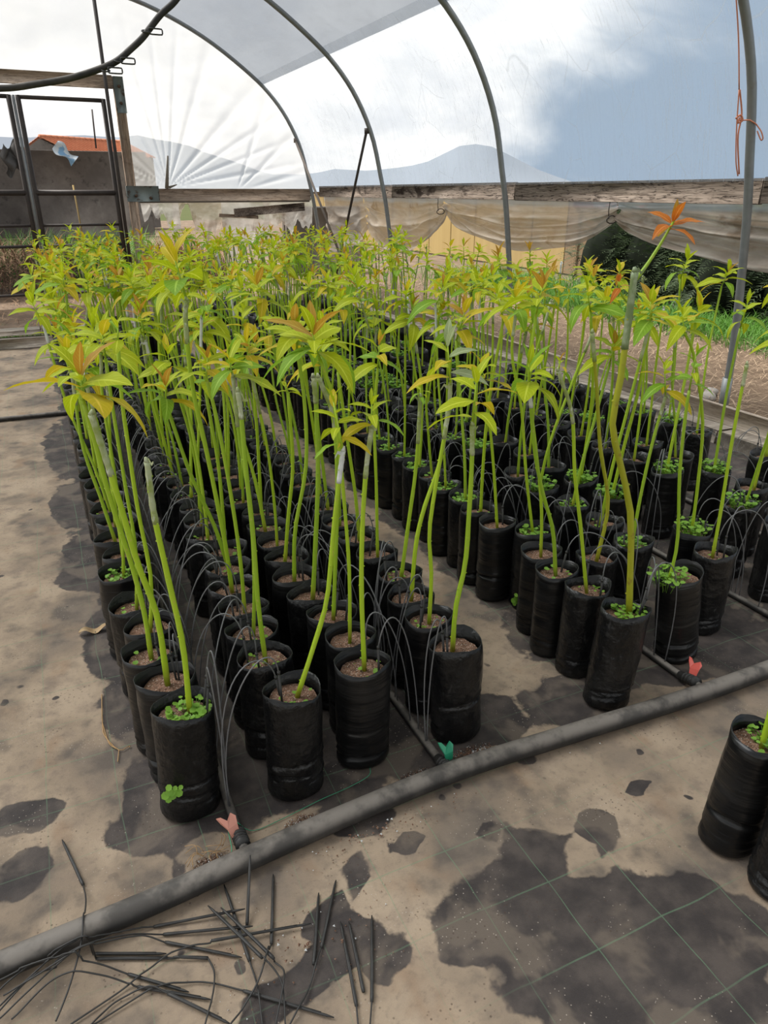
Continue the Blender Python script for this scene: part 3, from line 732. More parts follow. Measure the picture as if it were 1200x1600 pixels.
# ------------------------------------------------------------------ potted saplings
BAG_H, BAG_R, SOIL = .33, .070, .296
def bag_mesh(seed, low=False):
    r = random.Random(seed); b = MB(); seg = 12 if low else 24; rings = []
    zs = [0, .005]+[.012+.0065*k for k in range(22)]+[.17, .20, .23, .26, .285, .305, BAG_H] if not low else [0, .02, .12, .25, BAG_H]
    fold = [(r.uniform(.02, .145), r.uniform(.6, 1.5), r.uniform(0, 6.28)) for _ in range(5)]; ph = r.uniform(0, 6)
    sq = r.uniform(-.025, .025); sa = r.uniform(0, PI)
    def rad(a, z):
        k = .88 if z <= 0 else (.96 if z < .01 else 1.0)
        q = BAG_R*k*(1+sq*math.cos(2*(a-sa))*(1 if z > .05 else .5)) + .0035*fbm(math.cos(a)*1.6+seed, math.sin(a)*1.6, z*9)
        for fz, fa, fp in fold:
            w_ = max(0, math.cos(a-fp))**.5; dz_ = z-fz-.010*math.cos(a-fp)
            q += fa*w_*(.0024*math.exp(-((dz_-.008)/.006)**2)-.010*math.exp(-(dz_/.005)**2))
        q += .003*math.exp(-((z-BAG_H)/.02)**2)*math.sin(a*3+ph)
        return q
    vs = []
    for z in zs:
        for k in range(seg):
            a = 2*PI*k/seg; zz = z
            if z == BAG_H: zz += .007*math.sin(a*2+ph)+.005*fbm(math.cos(a)*2+seed, math.sin(a)*2, 5)
            q = rad(a, z); vs.append((q*1.11*math.cos(a), q*.94*math.sin(a), zz))
    n = len(zs)
    # inner wall down to the soil
    for z, dr in ((BAG_H, .0018), (SOIL-.012, .003)):
        for k in range(seg):
            a = 2*PI*k/seg; q = rad(a, BAG_H if z == BAG_H else z)-dr; zz = z
            if z == BAG_H: zz += .007*math.sin(a*2+ph)+.005*fbm(math.cos(a)*2+seed, math.sin(a)*2, 5)
            vs.append((q*1.11*math.cos(a), q*.94*math.sin(a), zz))
    fs = [(i*seg+k, i*seg+(k+1) % seg, (i+1)*seg+(k+1) % seg, (i+1)*seg+k) for i in range(n+1) for k in range(seg)]
    fs.append(tuple(reversed(range(seg))))
    b.add(vs, fs); return b
def soil_mesh(seed):
    b = MB(); vs = [(0, 0, SOIL+.004)]; seg = 20; rs = [.015, .03, .045, .063]
    for q in rs:
        for k in range(seg):
            a = 2*PI*k/seg; vs.append((q*math.cos(a), q*math.sin(a), SOIL+.006*fbm(q*30*math.cos(a)+seed, q*30*math.sin(a), 1)-.002*(q > .05)))
    fs = [(0, 1+k, 1+(k+1) % seg) for k in range(seg)] + [(1+i*seg+k, 1+(i+1)*seg+k, 1+(i+1)*seg+(k+1) % seg, 1+i*seg+(k+1) % seg) for i in range(3) for k in range(seg)]
    b.add(vs, fs); return b
def weed_mesh(seed, n, spread, size, height):
    r = random.Random(seed); b = MB()
    for _ in range(n):
        a = r.uniform(0, 2*PI); q = spread*math.sqrt(r.random()); hr_ = r.random()*height
        if q > .05: hr_ = max(hr_, BAG_H+.012-SOIL) if height > .03 else hr_; q = q if height > .03 else .05
        c = Vector((q*math.cos(a), q*math.sin(a), SOIL+hr_+.006)); s = size*r.uniform(.55, 1.2)
        M3 = Matrix.Rotation(r.uniform(0, 6.3), 3, 'Z') @ Matrix.Rotation(r.uniform(-.6, .6), 3, 'X')
        seg = 7; vs = [c]+[c+M3 @ Vector((s*math.cos(2*PI*k/seg), s*.85*math.sin(2*PI*k/seg), s*.22*math.cos(4*PI*k/seg)*.6+s*.15)) for k in range(seg)]
        b.add(vs, [(0, 1+k, 1+(k+1) % seg) for k in range(seg)])
        if height > .015: b.tube([(c.x*.6, c.y*.6, SOIL), tuple(c)], .0009, 3, False)
    return b
BAGS = [bag_mesh(i*3+1).mesh('grow_bag', 'bag_plastic') for i in range(7)]
SOILS = [soil_mesh(i*2.7).mesh('soil', 'soil', False) for i in range(4)]
W_SMALL = [weed_mesh(i+11, 9, .05, .008, .012).mesh('weeds', 'weed_leaf') for i in range(3)]
W_MAT = [weed_mesh(i+21, 60, .060, .0095, .022).mesh('weeds', 'weed_leaf') for i in range(3)]
W_BIG = [weed_mesh(i+31, 75, .064, .011, .06).mesh('weeds', 'weed_leaf') for i in range(3)]
def leaf_mb(droop, fold, wid, nu=8, curl=0., seed=0):
    """leaf of unit length along +x, normal +z"""
    b = MB(); vs = []; uv = []
    for i in range(nu+1):
        u = i/nu; w = wid*(math.sin(PI*min(1, u**.88))**.8)*(1-.15*u)+(.010 if i == 0 else 0); ang = droop*u**1.3
        x = u*math.cos(ang*.5); z = -u*math.sin(ang*.5)+.28*u*(1-u)*(.5 if droop > .2 else 1)
        for j in (-1, -.5, 0, .5, 1):
            wv = .018*math.sin(u*14+j*2+seed)*abs(j)
            vs.append((x, j*w*math.cos(fold*abs(j)), z+abs(j)*w*math.sin(fold)+wv*w*6)); uv.append((u, j*.5+.5))
    fs = [(i*5+j, (i+1)*5+j, (i+1)*5+j+1, i*5+j+1) for i in range(nu) for j in range(4)]
    b.add(vs, fs); b.luv = uv; return b
SHP = [(.2, .22, .175), (.6, .16, .17), (.95, .2, .18), (-.2, .4, .17), (.4, .1, .25), (1.25, .12, .175)]
LEAFSH = [leaf_mb(*q, seed=i) for i, q in enumerate(SHP)]
LEAF = {}
for nm in LEAFCOL:
    for k, lm in enumerate(LEAFSH):
        me = lm.mesh('leaf', nm); ul = me.uv_layers.new(name='UVMap')
        for lp in me.loops: ul.data[lp.index].uv = lm.luv[lp.vertex_index]
        LEAF[nm, k] = me

def stem_mb(pts, r0, r1, seg=8, rng=R, nodes=True):
    b = MB(); n = len(pts); rad = []
    for i in range(n): rad.append((r0+(r1-r0)*(i/(n-1)))*(1+.05*math.sin(i*2.1+pts[0].x*50)))
    b.tube(pts, rad, seg)
    if nodes:   # little bud scars up the stem
        for i in range(1, n-1):
            a = i*2.4+pts[0].y*30; d = Vector((math.cos(a), math.sin(a), .25)).normalized(); c = pts[i]+d*rad[i]*.9; s = r0*.42
            e1 = d.cross(Vector((0, 0, 1))).normalized()*s; e2 = Vector((0, 0, 1))*s*1.2
            b.add([c+e1, c+e2, c-e1, c-e2, c+d*s*1.3], [(0, 1, 4), (1, 2, 4), (2, 3, 4), (3, 0, 4)])
    return b
def leaf_matrix(base, az, el, L, roll):
    return Matrix.Translation(base) @ Matrix.Rotation(az, 4, 'Z') @ Matrix.Rotation(-el, 4, 'Y') @ Matrix.Rotation(roll, 4, 'X') @ Matrix.Diagonal((L, L*1.0, L, 1))
def crown(rng, axis_pts, n, L, spread=1.0, warm=.35, pal=None):
    """leaf list for a whorled shoot whose axis runs through axis_pts (last = tip)"""
    out = []; a0 = rng.uniform(0, 6.28)
    for k in range(n):
        f = k/max(1, n-1)                       # 0 oldest .. 1 youngest
        q = axis_pts[0].lerp(axis_pts[-1], min(1, .25+.8*f)); az = a0+k*2.4+rng.uniform(-.3, .3)
        el = (-.06+1.25*f**2.2)*spread+rng.uniform(-.15, .15); ln = L*(1.08-.55*f**1.5)*rng.uniform(.8, 1.15)
        if pal: c = rng.choice(pal)
        elif f > .72: c = 'leaf_bronze' if rng.random() < warm*.7 else ('leaf_gold' if rng.random() < .3 else 'leaf_lime')
        elif f > .4: c = 'leaf_gold' if rng.random() < warm*.4 else 'leaf_lime'
        else: c = rng.choice(['leaf_lime', 'leaf_lime', 'leaf_lime', 'leaf_green', 'leaf_green', 'leaf_gold'])
        sh = rng.choice([3, 0] if f > .75 else ([0, 1, 4] if f > .35 else [1, 2, 2, 5, 4]))
        out.append((c, sh, leaf_matrix(q, az, el, ln, rng.uniform(-.35, .35))))
    return out
def fit(lst, o, owner, seed):
    rr = random.Random(seed); out = []; To = Matrix.Translation(o)
    for c, sh, Mx in lst:
        best = None; b0 = Mx.translation.copy(); lm = LEAFSH[sh]
        for k in range(26):
            M2 = Mx
            if k:
                w = min(1, .15+k*.07); D = Matrix.Rotation(rr.uniform(-1.6, 1.6)*w, 4, 'Z') @ Matrix.Rotation(rr.uniform(-.7, .7)*w, 4, 'X') @ Matrix.Rotation(rr.uniform(-.7, .7)*w, 4, 'Y')
                M2 = Matrix.Translation(b0) @ D @ Matrix.Translation(-b0) @ Mx @ Matrix.Scale(1-.016*k, 4)
            W_ = To @ M2; it = Reg.item([W_ @ Vector(v) for v in lm.v], lm.f, owner, 'leaf'); n = REG.hits(it, lambda q: q[0] == owner)
            if best is None or n < best[0]: best = (n, M2, it)
            if n == 0: break
        REG.add(best[2]); out.append((c, sh, best[1]))
    return out
def reg_tube(pts, r, owner, kind):
    m = MB(); m.tube(pts, r, 6); REG.add(Reg.item([Vector(v) for v in m.v], m.f, owner, kind))
def leaves_to_objects(lst, parent):
    for c, sh, Mx in lst:
        o = bpy.data.objects.new('leaf', LEAF[c, sh]); COL.objects.link(o); o.parent = parent; o.matrix_local = Mx
def leaves_to_mb(lst, mb, idx):
    for c, sh, Mx in lst: mb.merge(LOWLEAF[sh], Mx, idx[c])
LOWLEAF = [leaf_mb(*q, 4) for q in SHP]

def tape_mb(pts, r, rng, flag=True):
    b = MB(); n = len(pts); b.tube(pts, [r*(1.0+.07*math.sin(i*1.9)+rng.uniform(-.03, .10)) for i in range(n)], 8)
    if flag:   # loose tail of tape
        p = pts[-1]; a = rng.uniform(0, 6.28); d = Vector((math.cos(a), math.sin(a), rng.uniform(-.9, .3))); w = Vector((0, 0, .006))
        q = [p+d*t_+Vector((0, 0, .006*math.sin(t_*300+a))) for t_ in (0, .008, .017, .026)]
        b.add([v+w*(1-.2*i) for i, v in enumerate(q)]+[v-w*(1-.2*i) for i, v in enumerate(q)], [(i, i+1, 5+i, 4+i) for i in range(3)])
        b.tube([p, p+Vector((rng.uniform(-.004, .004), rng.uniform(-.004, .004), .012))], [r*1.1, r*.4], 6)
    return b

def plan(x, y, rng, spec=None):
    """all numbers for one plant standing at x,y"""
    P = {'x': x, 'y': y, 'rng': rng}
    d = spec or {}
    base = Vector((x+d.get('bx', rng.uniform(-.012, .012)), y+rng.uniform(-.012, .012), SOIL-.01))
    if 'px' in d:
        base = Vector((x, y, SOIL-.01)); pts = [base]+[onY(px_, py_, y+d.get('dy', .0)*(i+1)) for i, (px_, py_) in enumerate(d['px'])]
    else:
        h = rng.uniform(.60, .80); lx = rng.gauss(-.02, .055); ly = rng.gauss(0, .05); b1 = rng.gauss(0, .02)
        pts = [base, base+Vector((lx*.15+b1*.6, ly*.2, h*.3)), base+Vector((lx*.5+b1, ly*.55, h*.62)), base+Vector((lx, ly, h))]
    P['path'] = smooth_path(pts, 15); P['r'] = d.get('r', rng.uniform(.0058, .0078))*.84
    P['kind'] = d.get('kind', rng.choices(['leafy', 'small', 'tape'], [.74, .14, .12])[0])
    P['n'] = d.get('n', rng.randint(9, 13) if P['kind'] == 'leafy' else 6); P['L'] = d.get('L', rng.uniform(.11, .145) if P['kind'] == 'leafy' else .055)
    P['taped'] = d.get('taped', rng.random() < .55); P['weed'] = d.get('weed'); P['warm'] = d.get('warm', rng.choice([.1, .25, .4, .6])); P['d'] = d
    P['mat'] = d.get('mat', 'stem_green')
    P['tilt'] = d.get('tilt', (rng.gauss(0, .03), rng.gauss(0, .03))); P['shoot'] = rng.uniform(.05, .12) if P['kind'] == 'leafy' else .03
    return P
def shoot_of(P):
    tip = P['path'][-1]; rng = P['rng']; dr = (P['path'][-1]-P['path'][-3]).normalized()*.4+Vector((rng.gauss(0, .25), rng.gauss(0, .25), .9)); dr.normalize()
    return [tip-dr*.01, tip+dr*P['shoot']]
def reserve(P, owner=None):
    """shoot axis, stem and tape claim their room before any leaf is set"""
    P['ax'] = shoot_of(P) if P['kind'] != 'tape' else None; ow = owner or id(P)
    reg_tube(P['path'], P['r']*1.3, ow, 'stem')
    if P['ax']: reg_tube(P['ax'], P['r']*.7, ow, 'stem')
NUM = 'first second third fourth fifth sixth seventh eighth ninth tenth eleventh twelfth thirteenth fourteenth fifteenth sixteenth seventeenth eighteenth nineteenth twentieth'.split()
def build_plant(P, label, group, fine=True):
    x, y, rng, d = P['x'], P['y'], P['rng'], P['d']
    r = empty('potted_sapling', (x, y, 0)); o = Vector((x, y, 0)); loc = lambda v: Vector(v)-o
    bg_ = obj('grow_bag', rng.choice(BAGS), r); tx, ty = P['tilt']
    rot = Matrix(((1, 0, tx, 0), (0, 1, -ty, 0), (0, 0, 1, 0), (0, 0, 0, 1))); zrot = Matrix.Rotation(rng.choice([0, PI])+rng.uniform(-.12, .12), 4, 'Z')
    top = rot @ Vector((0, 0, SOIL)); shift = Matrix.Translation((-top.x, -top.y, 0))
    bg_.matrix_local = shift @ rot @ zrot
    sl = obj('soil', rng.choice(SOILS), r); sl.matrix_local = shift @ rot @ zrot
    for q_ in (bg_, sl):
        Wm = Matrix.Translation(o) @ q_.matrix_local; REG.add(Reg.item([Wm @ v.co for v in q_.data.vertices], [tuple(f.vertices) for f in q_.data.polygons], id(P), 'bag' if q_ is bg_ else 'soil'))
    pth = [loc(p) for p in P['path']]
    n = len(pth); k0 = n
    st_ = stem_mb(pth, P['r']*1.12, P['r']*.88, 8).build('stem', P['mat'], r)
    if P['kind'] == 'tape' or P['taped']:
        tl = d.get('tl', rng.choice([2, 3, 3, 4])); seg = smooth_path(pth[-tl:], tl*3)
        tape_mb(seg, P['r'], rng, True).build('graft_tape', d.get('tmat') or ('graft_tape' if rng.random() < .74 else 'graft_tape_white'), st_)
    if P['kind'] != 'tape':
        ax = [loc(p) for p in P['ax']]
        sh_ = stem_mb([ax[0], ax[0].lerp(ax[1], .5), ax[1]], P['r']*.6, P['r']*.3, 6, nodes=False).build('shoot', 'stem_green', r)
        lv = fit(crown(rng, ax, P['n'], P['L'], d.get('spread', 1.0), P['warm'], d.get('pal')), o, id(P), int(x*9173+y*7919))
        if fine: leaves_to_objects(lv, sh_)
        else:
            mb = MB(); nm = list(LEAFCOL); leaves_to_mb(lv, mb, {c: i for i, c in enumerate(nm)}); mb.build('foliage', nm, r)
    for sh in d.get('shoots', []):   # extra side shoots: waypoints, leaf count, length, palette
        q = [loc(onY(a, c, y+.02)) for a, c in sh[0]]; sp = smooth_path(q, 9)
        sh_ = stem_mb(sp, P['r']*sh[4], P['r']*sh[4]*.55, 6, nodes=False).build('shoot', 'stem_green', r)
        dd = (sp[-1]-sp[-2]).normalized(); leaves_to_objects(fit(crown(rng, [sp[-1]-dd*.03, sp[-1]], sh[1], sh[2], sh[5], .9, sh[3]), o, id(P), sh[1]), sh_)
    w = P['weed']
    if w: ob = obj('weeds', rng.choice({'s': W_SMALL, 'm': W_MAT, 'b': W_BIG}[w]), r); ob.matrix_local = Matrix.Rotation(rng.uniform(0, 6), 4, 'Z')
    if 'sprout' in d:
        sxp, syp = d['sprout']; c = loc(onY(sxp, syp, y-.066)); mb = MB(); rr = random.Random(5)
        for k in range(9):
            a = k*2.4; s = .009*rr.uniform(.7, 1.2); cc = c+Vector((.024*math.cos(a)*math.sqrt(k/8), -.006, .022*math.sin(a)*math.sqrt(k/8))); Mr = Matrix.Rotation(rr.uniform(.4, 1.2), 3, 'X')
            mb.add([cc]+[cc+Mr @ Vector((s*math.cos(q), s*math.sin(q), .002)) for q in [2*PI*j/7 for j in range(7)]], [(0, 1+j, 1+(j+1) % 7) for j in range(7)]); mb.tube([c+Vector((0, .01, -.02)), cc], .0008, 3)
        mb.build('weed_sprout', 'weed_leaf', r)
    tag(r, label, 'sapling', group); return r

# hand-set plants at the front of each column: stem base on the soil, then way points
def B(x, y): g = gnd(x, y, SOIL); return g
SPEC = {
 'A': [dict(b=(296, 1114), tilt=(.10, 0), px=[(286, 1010), (263, 905), (241, 805), (230, 722)], kind='tape', tl=5, weed='m', sprout=(268, 1236), r=.0078),
       dict(b=(268, 1060), px=[(246, 965), (215, 880), (187, 785), (165, 715), (143, 648)], kind='tape', tl=5, r=.0085),
       dict(b=(240, 1032), px=[(226, 960), (205, 880), (174, 785), (148, 690), (130, 625)], kind='leafy', n=11, L=.155, warm=.5, weed='s', dy=.0),
       dict(b=(243, 998), px=[(236, 905), (216, 800), (201, 700), (190, 620), (184, 530)], kind='small', n=7, L=.06, tl=5, pal=['leaf_lime', 'leaf_green']),
       dict(b=(214, 956), px=[(212, 860), (196, 760), (178, 650), (165, 560)], kind='leafy', weed='s'),
       dict(b=(193, 905), px=[(190, 820), (176, 720), (160, 620), (158, 550)], kind='leafy', n=10, warm=.4, weed='m')],
 'B': [dict(b=(462, 1090), tilt=(.05, 0), px=[(490, 1010), (511, 935), (521, 830), (530, 750), (536, 705)], kind='leafy', n=10, L=.085, warm=.4, weed='s', tl=4, taped=True, r=.0072),
       dict(b=(413, 1032), px=[(403, 940), (396, 840), (385, 740), (377, 650), (372, 612)], kind='tape', tl=4, weed='s'),
       dict(b=(395, 993), px=[(397, 890), (389, 780), (373, 680), (364, 590)], kind='leafy', n=10, L=.11, weed='s', pal=['leaf_lime', 'leaf_green', 'leaf_lime', 'leaf_gold']),
       dict(b=(382, 958), px=[(376, 880), (362, 780), (340, 660), (322, 590)], kind='leafy', n=8, L=.10),
       dict(b=(365, 930), px=[(352, 850), (326, 720), (300, 600), (290, 500), (292, 470)], kind='leafy', n=12, L=.15, tl=5, taped=True, warm=.2)],
 'C': [dict(b=(568, 1046), tilt=(.03, 0), px=[(565, 930), (566, 830), (572, 735), (581, 668)], kind='leafy', n=8, L=.085, tl=5, taped=True, r=.0075, warm=.3, weed='s'),
       dict(b=(541, 1000), px=[(546, 900), (540, 810), (530, 700), (520, 620), (500, 562)], kind='leafy', n=13, L=.15, warm=.5),
       dict(b=(522, 972), px=[(524, 880), (527, 780), (522, 660), (498, 590)], kind='tape', tl=5),
       dict(b=(491, 942), px=[(493, 850), (497, 740), (494, 640), (490, 590)], kind='tape', tl=4, r=.0085),
       dict(b=(462, 912), px=[(461, 830), (478, 730), (476, 630), (464, 545)], kind='leafy', n=13, L=.14, warm=.6)],
 'D': [dict(b=(707, 1018), px=[(712, 950), (727, 880), (733, 800), (737, 730), (738, 665)], kind='leafy', n=8, L=.135, warm=.0, spread=.75, tilt=(-.08, 0), pal=['leaf_lime', 'leaf_lime', 'leaf_gold']),
       dict(b=(670, 975), px=[(674, 900), (671, 830), (684, 740), (700, 650), (704, 600)], kind='leafy', n=8, L=.115, taped=True, tl=5, pal=['leaf_grey', 'leaf_lime', 'leaf_gold'], weed='s'),
       dict(b=(642, 940), px=[(650, 850), (664, 790), (688, 720), (700, 640)], kind='tape', tl=4),
       dict(b=(626, 905), px=[(638, 820), (650, 730), (657, 620)], kind='small', n=7, L=.05, tl=4, taped=True, weed='s'),
       dict(b=(590, 872), px=[(588, 760), (585, 660), (590, 575)], kind='leafy', n=8, L=.11, warm=.4)],
 'E': [dict(b=(983, 962), px=[(985, 890), (985, 800), (968, 720), (957, 662), (970, 590), (982, 500), (992, 425)], kind='tape', tl=4, r=.0105, weed='m', mat='stem_olive', tilt=(.20, -.05), tmat='tape_sage',
            shoots=[([(991, 440), (1012, 412), (1034, 378), (1053, 345)], 8, .085, ['leaf_red', 'leaf_bronze', 'leaf_red'], .6, 1.7), ([(986, 478), (972, 462), (966, 440)], 6, .045, ['leaf_bronze', 'leaf_red', 'leaf_lime'], .35, 1.5)]),
       dict(b=(914, 925), px=[(908, 830), (898, 740), (894, 650), (872, 580)], kind='small', n=6, L=.05, taped=True, tl=5, weed='s'),
       dict(b=(871, 902), px=[(864, 830), (848, 770), (835, 700), (828, 610)], kind='leafy', n=11, L=.12, weed='s', pal=['leaf_lime', 'leaf_lime', 'leaf_green']),
       dict(b=(846, 872), px=[(846, 790), (836, 690), (826, 590), (838, 490)], kind='leafy', n=12, L=.13, warm=.6),
       dict(b=(833, 838), px=[(822, 740), (815, 640), (800, 555), (806, 490)], kind='leafy', n=11, L=.135, warm=.6, weed='m', sprout=(806, 935)),
       dict(b=(778, 826), px=[(772, 740), (765, 660), (758, 600)], kind='leafy', n=10, L=.12, warm=.4)],
 'F': [dict(b=(1028, 930), xy=(1.715, 1.475), px=[(1058, 850), (1062, 740), (1071, 650), (1077, 610)], kind='leafy', n=7, L=.07, pal=['leaf_green', 'leaf_lime'], weed='b', tilt=(-.36, 0)),
       dict(b=(955, 870), px=[(950, 790), (938, 700), (932, 600), (925, 520)], kind='tape', tl=3, mat='stem_olive'),
       dict(b=(985, 858), px=[(1000, 780), (1020, 690), (1040, 620)], kind='leafy', n=9, L=.11, weed='m')],
 'G': [dict(b=(1113, 872), px=[(1126, 800), (1142, 700), (1155, 630), (1167, 570)], kind='tape', tl=3, weed='s', tilt=(-.04, 0)),
       dict(b=(1080, 838), px=[(1090, 760), (1098, 660), (1085, 560), (1070, 520)], kind='leafy', n=9, L=.11, warm=.4, weed='b')],
}
COLX = {'A': .085, 'B': .415, 'C': .63, 'D': .915, 'E': 1.465, 'F': 1.84, 'G': 2.03, 'H': 2.47, 'I': 2.68, 'J': 3.08}
STEP = {'A': .143, 'B': .143, 'C': .143, 'D': .146, 'E': .143, 'F': .19, 'G': .20, 'H': .20, 'I': .21, 'J': .21}
ENDY = {k: (8.0 if k in 'ABCD' else 9.0) for k in COLX}
COLTXT = {'A': 'in column beside open path', 'B': 'in second column from open path', 'C': 'in third column from open path', 'D': "on the aisle's open-path side", 'E': "on the aisle's kerb side"}
for i, k in enumerate('FGHIJ'): COLTXT[k] = 'in %s column beyond the aisle' % NUM[i+1]
plants = []; taken = []; ENT = []
def clear(x, y, m=.128): return all((x-a)**2+(y-c)**2 > m*m for a, c in taken)
for k in COLX:
    row = []
    for d in SPEC.get(k, []):
        g = B(*d['b']); x, y = d.get('xy', (g.x, g.y))
        taken.append((x, y)); row.append((x, y, d))
    y = max([q[1] for q in row], default={'H': 1.62, 'I': 1.75}.get(k, 1.8)-STEP[k])+STEP[k]
    while y < ENDY[k]:
        x = COLX[k]+R.gauss(0, .010)
        for _ in range(30):
            if clear(x, y): break
            y += .012
        if k in 'ABCDE' or R.random() > .06:
            taken.append((x, y)); row.append((x, y, None))
        y += STEP[k]+R.uniform(-.008, .012)
    row.sort(key=lambda q: q[1])
    for i, (x, y, d) in enumerate(row):
        tr_ = random.Random(ord(k)*313+i); ENT.append([k, i, x, y, d, (d or {}).get('tilt') or (tr_.gauss(0, .012), tr_.gauss(0, .012))])
# settle: bags press against each other but do not share room; laterals and the side pipe stay clear
LX = {'A': .21, 'B': .21, 'C': .795, 'D': .795, 'E': 1.72, 'F': 1.72, 'G': 2.32, 'H': 2.32, 'I': 2.90, 'J': 2.90}
RX, RY = .0805, .0685
near_ = [(a, c) for a in range(len(ENT)) for c in range(a+1, len(ENT)) if abs(ENT[a][2]-ENT[c][2]) < .3 and abs(ENT[a][3]-ENT[c][3]) < .3]
for it_ in range(160):
    for a, c in near_:
        A, Cc = ENT[a], ENT[c]
        for h in (-SOIL, BAG_H-SOIL):
            dx = (Cc[2]+Cc[5][0]*h-A[2]-A[5][0]*h)/RX; dy = (Cc[3]-Cc[5][1]*h-A[3]+A[5][1]*h)/RY; dd = math.hypot(dx, dy)
            if dd < 2:
                if dd < 1e-4: dx, dy, dd = 0, 1, 1
                m = (2-dd)*.5/dd; wa = .25 if A[4] and A[1] == 0 else 1; wc = .25 if Cc[4] and Cc[1] == 0 else 1
                A[2] -= dx*m*RX*.3*wa; A[3] -= dy*m*RY*wa; Cc[2] += dx*m*RX*.3*wc; Cc[3] += dy*m*RY*wc
    for A in ENT:
        xb = A[2]-A[5][0]*SOIL; lx = LX[A[0]]; need = .0885 if A[4] and A[1] == 0 else .094; s_ = 1 if xb > lx else -1
        if abs(xb-lx) < need: A[2] += (lx+s_*need-xb)
        yb = A[3]+A[5][1]*SOIL
        if A[0] == 'A' and abs(yb-5.585) < RY+.022: A[3] += (5.585+(1 if yb > 5.585 else -1)*(RY+.022)-yb)
for k, i, x, y, d, tl_ in ENT:
        rng = random.Random(ord(k)*1000+i)
        P = plan(x, y, rng, d); P['col'] = k; P['i'] = i; P['tilt'] = tl_
        if d is None:
            if k in 'ABCD': P['weed'] = 's' if rng.random() < .35 else None
            else: P['weed'] = rng.choices(['s', 'm', 'b', None], [.3, .22, .22, .26])[0]
            if k == 'E' and P['weed'] == 'b': P['weed'] = 'm'
        vis = False
        for q in (Vector((x, y, .1)), Vector((x, y, .3)), P['path'][-1], P['path'][7]):
            a, c, z = proj(q)
            if -40 < a < 1240 and c < 1650: vis = True
        if vis: P['dist'] = proj((x, y, .7))[2]; plants.append(P)
plants.sort(key=lambda P: P['dist'])
NEAR = plants[:300]; FAR = plants[300:]
for P in NEAR: reserve(P)
for P in FAR: reserve(P, 'far')
look = lambda P: {'leafy': ('bronze-tipped leafy' if P['warm'] >= .5 else 'yellow-green leafy'), 'small': 'small-tufted', 'tape': 'leafless taped'}[P['kind']]
for P in NEAR:
    k, i = P['col'], P['i']
    if k == 'E' and i == 0: lab = 'tall olive sapling with orange shoots in leaning bag at the aisle corner'; grp = 'saplings in black grow bags'
    elif i < 20: lab = '%s sapling in black bag, %s from thick pipe %s' % (look(P), NUM[i], COLTXT[k]); grp = 'saplings in black grow bags'
    elif P['y'] < 5: lab = '%s sapling in black bag, past the twentieth %s' % (look(P), COLTXT[k]); grp = lab
    else: lab = '%s sapling in black bag, towards the gable end %s' % (look(P), COLTXT[k]); grp = lab
    build_plant(P, lab, grp, P['dist'] < 6.0)
# the farthest ones
nm = ['bag_plastic', 'soil', 'stem_green', 'graft_tape'] + list(LEAFCOL); idx = {c: i+4 for i, c in enumerate(LEAFCOL)}
if FAR:
    mb = MB(); LB = [bag_mesh(i+50, True) for i in range(3)]
    disc = MB(); disc.add([(0, 0, SOIL)]+[(.06*math.cos(2*PI*k/10), .06*math.sin(2*PI*k/10), SOIL) for k in range(10)], [(0, 1+k, 1+(k+1) % 10) for k in range(10)])
    for P in FAR:
        T = Matrix.Translation((P['x'], P['y'], 0)); mb.merge(P['rng'].choice(LB), T, 0); mb.merge(disc, T, 1)
        mb.tube(P['path'][::2], P['r'], 6, mi=2)
        if P['taped']: mb.tube(P['path'][-4:], P['r']*1.3, 6, mi=3)
        if P['kind'] != 'tape': leaves_to_mb(fit(crown(P['rng'], P['ax'], P['n'], P['L'], 1.0, P['warm']), Vector(), 'far', 3), mb, idx)
    o = mb.build('distant_saplings', nm); tag(o, 'mass of distant yellow-green saplings in black bags near the gable', 'saplings', None, 'stuff')

# two more bags this side of the header pipe
for j, (bx_, by_, tp, lab) in enumerate([(1.385, .815, [(1198, 1130), (1216, 900), (1230, 700)], 'leaning weedy bag with green stem, alone before the thick pipe'), (1.36, .675, [(1290, 1000), (1300, 900)], 'dark weedy bag in front of the leaning lone bag')]):
    rng = random.Random(900+j); d = dict(weed='m', tilt=((.16, .03) if j == 0 else (.06, 0)), kind='leafy')
    if j == 0: d['px'] = tp
    P = plan(bx_, by_, rng, d)
    if j == 0: P['path'] = smooth_path([Vector((bx_-.030, by_-.005, SOIL-.01)), Vector((bx_-.025, by_, .5)), Vector((bx_+.01, by_, .8)), Vector((bx_+.04, by_, 1.0))], 15)
    reserve(P); build_plant(P, lab, None)

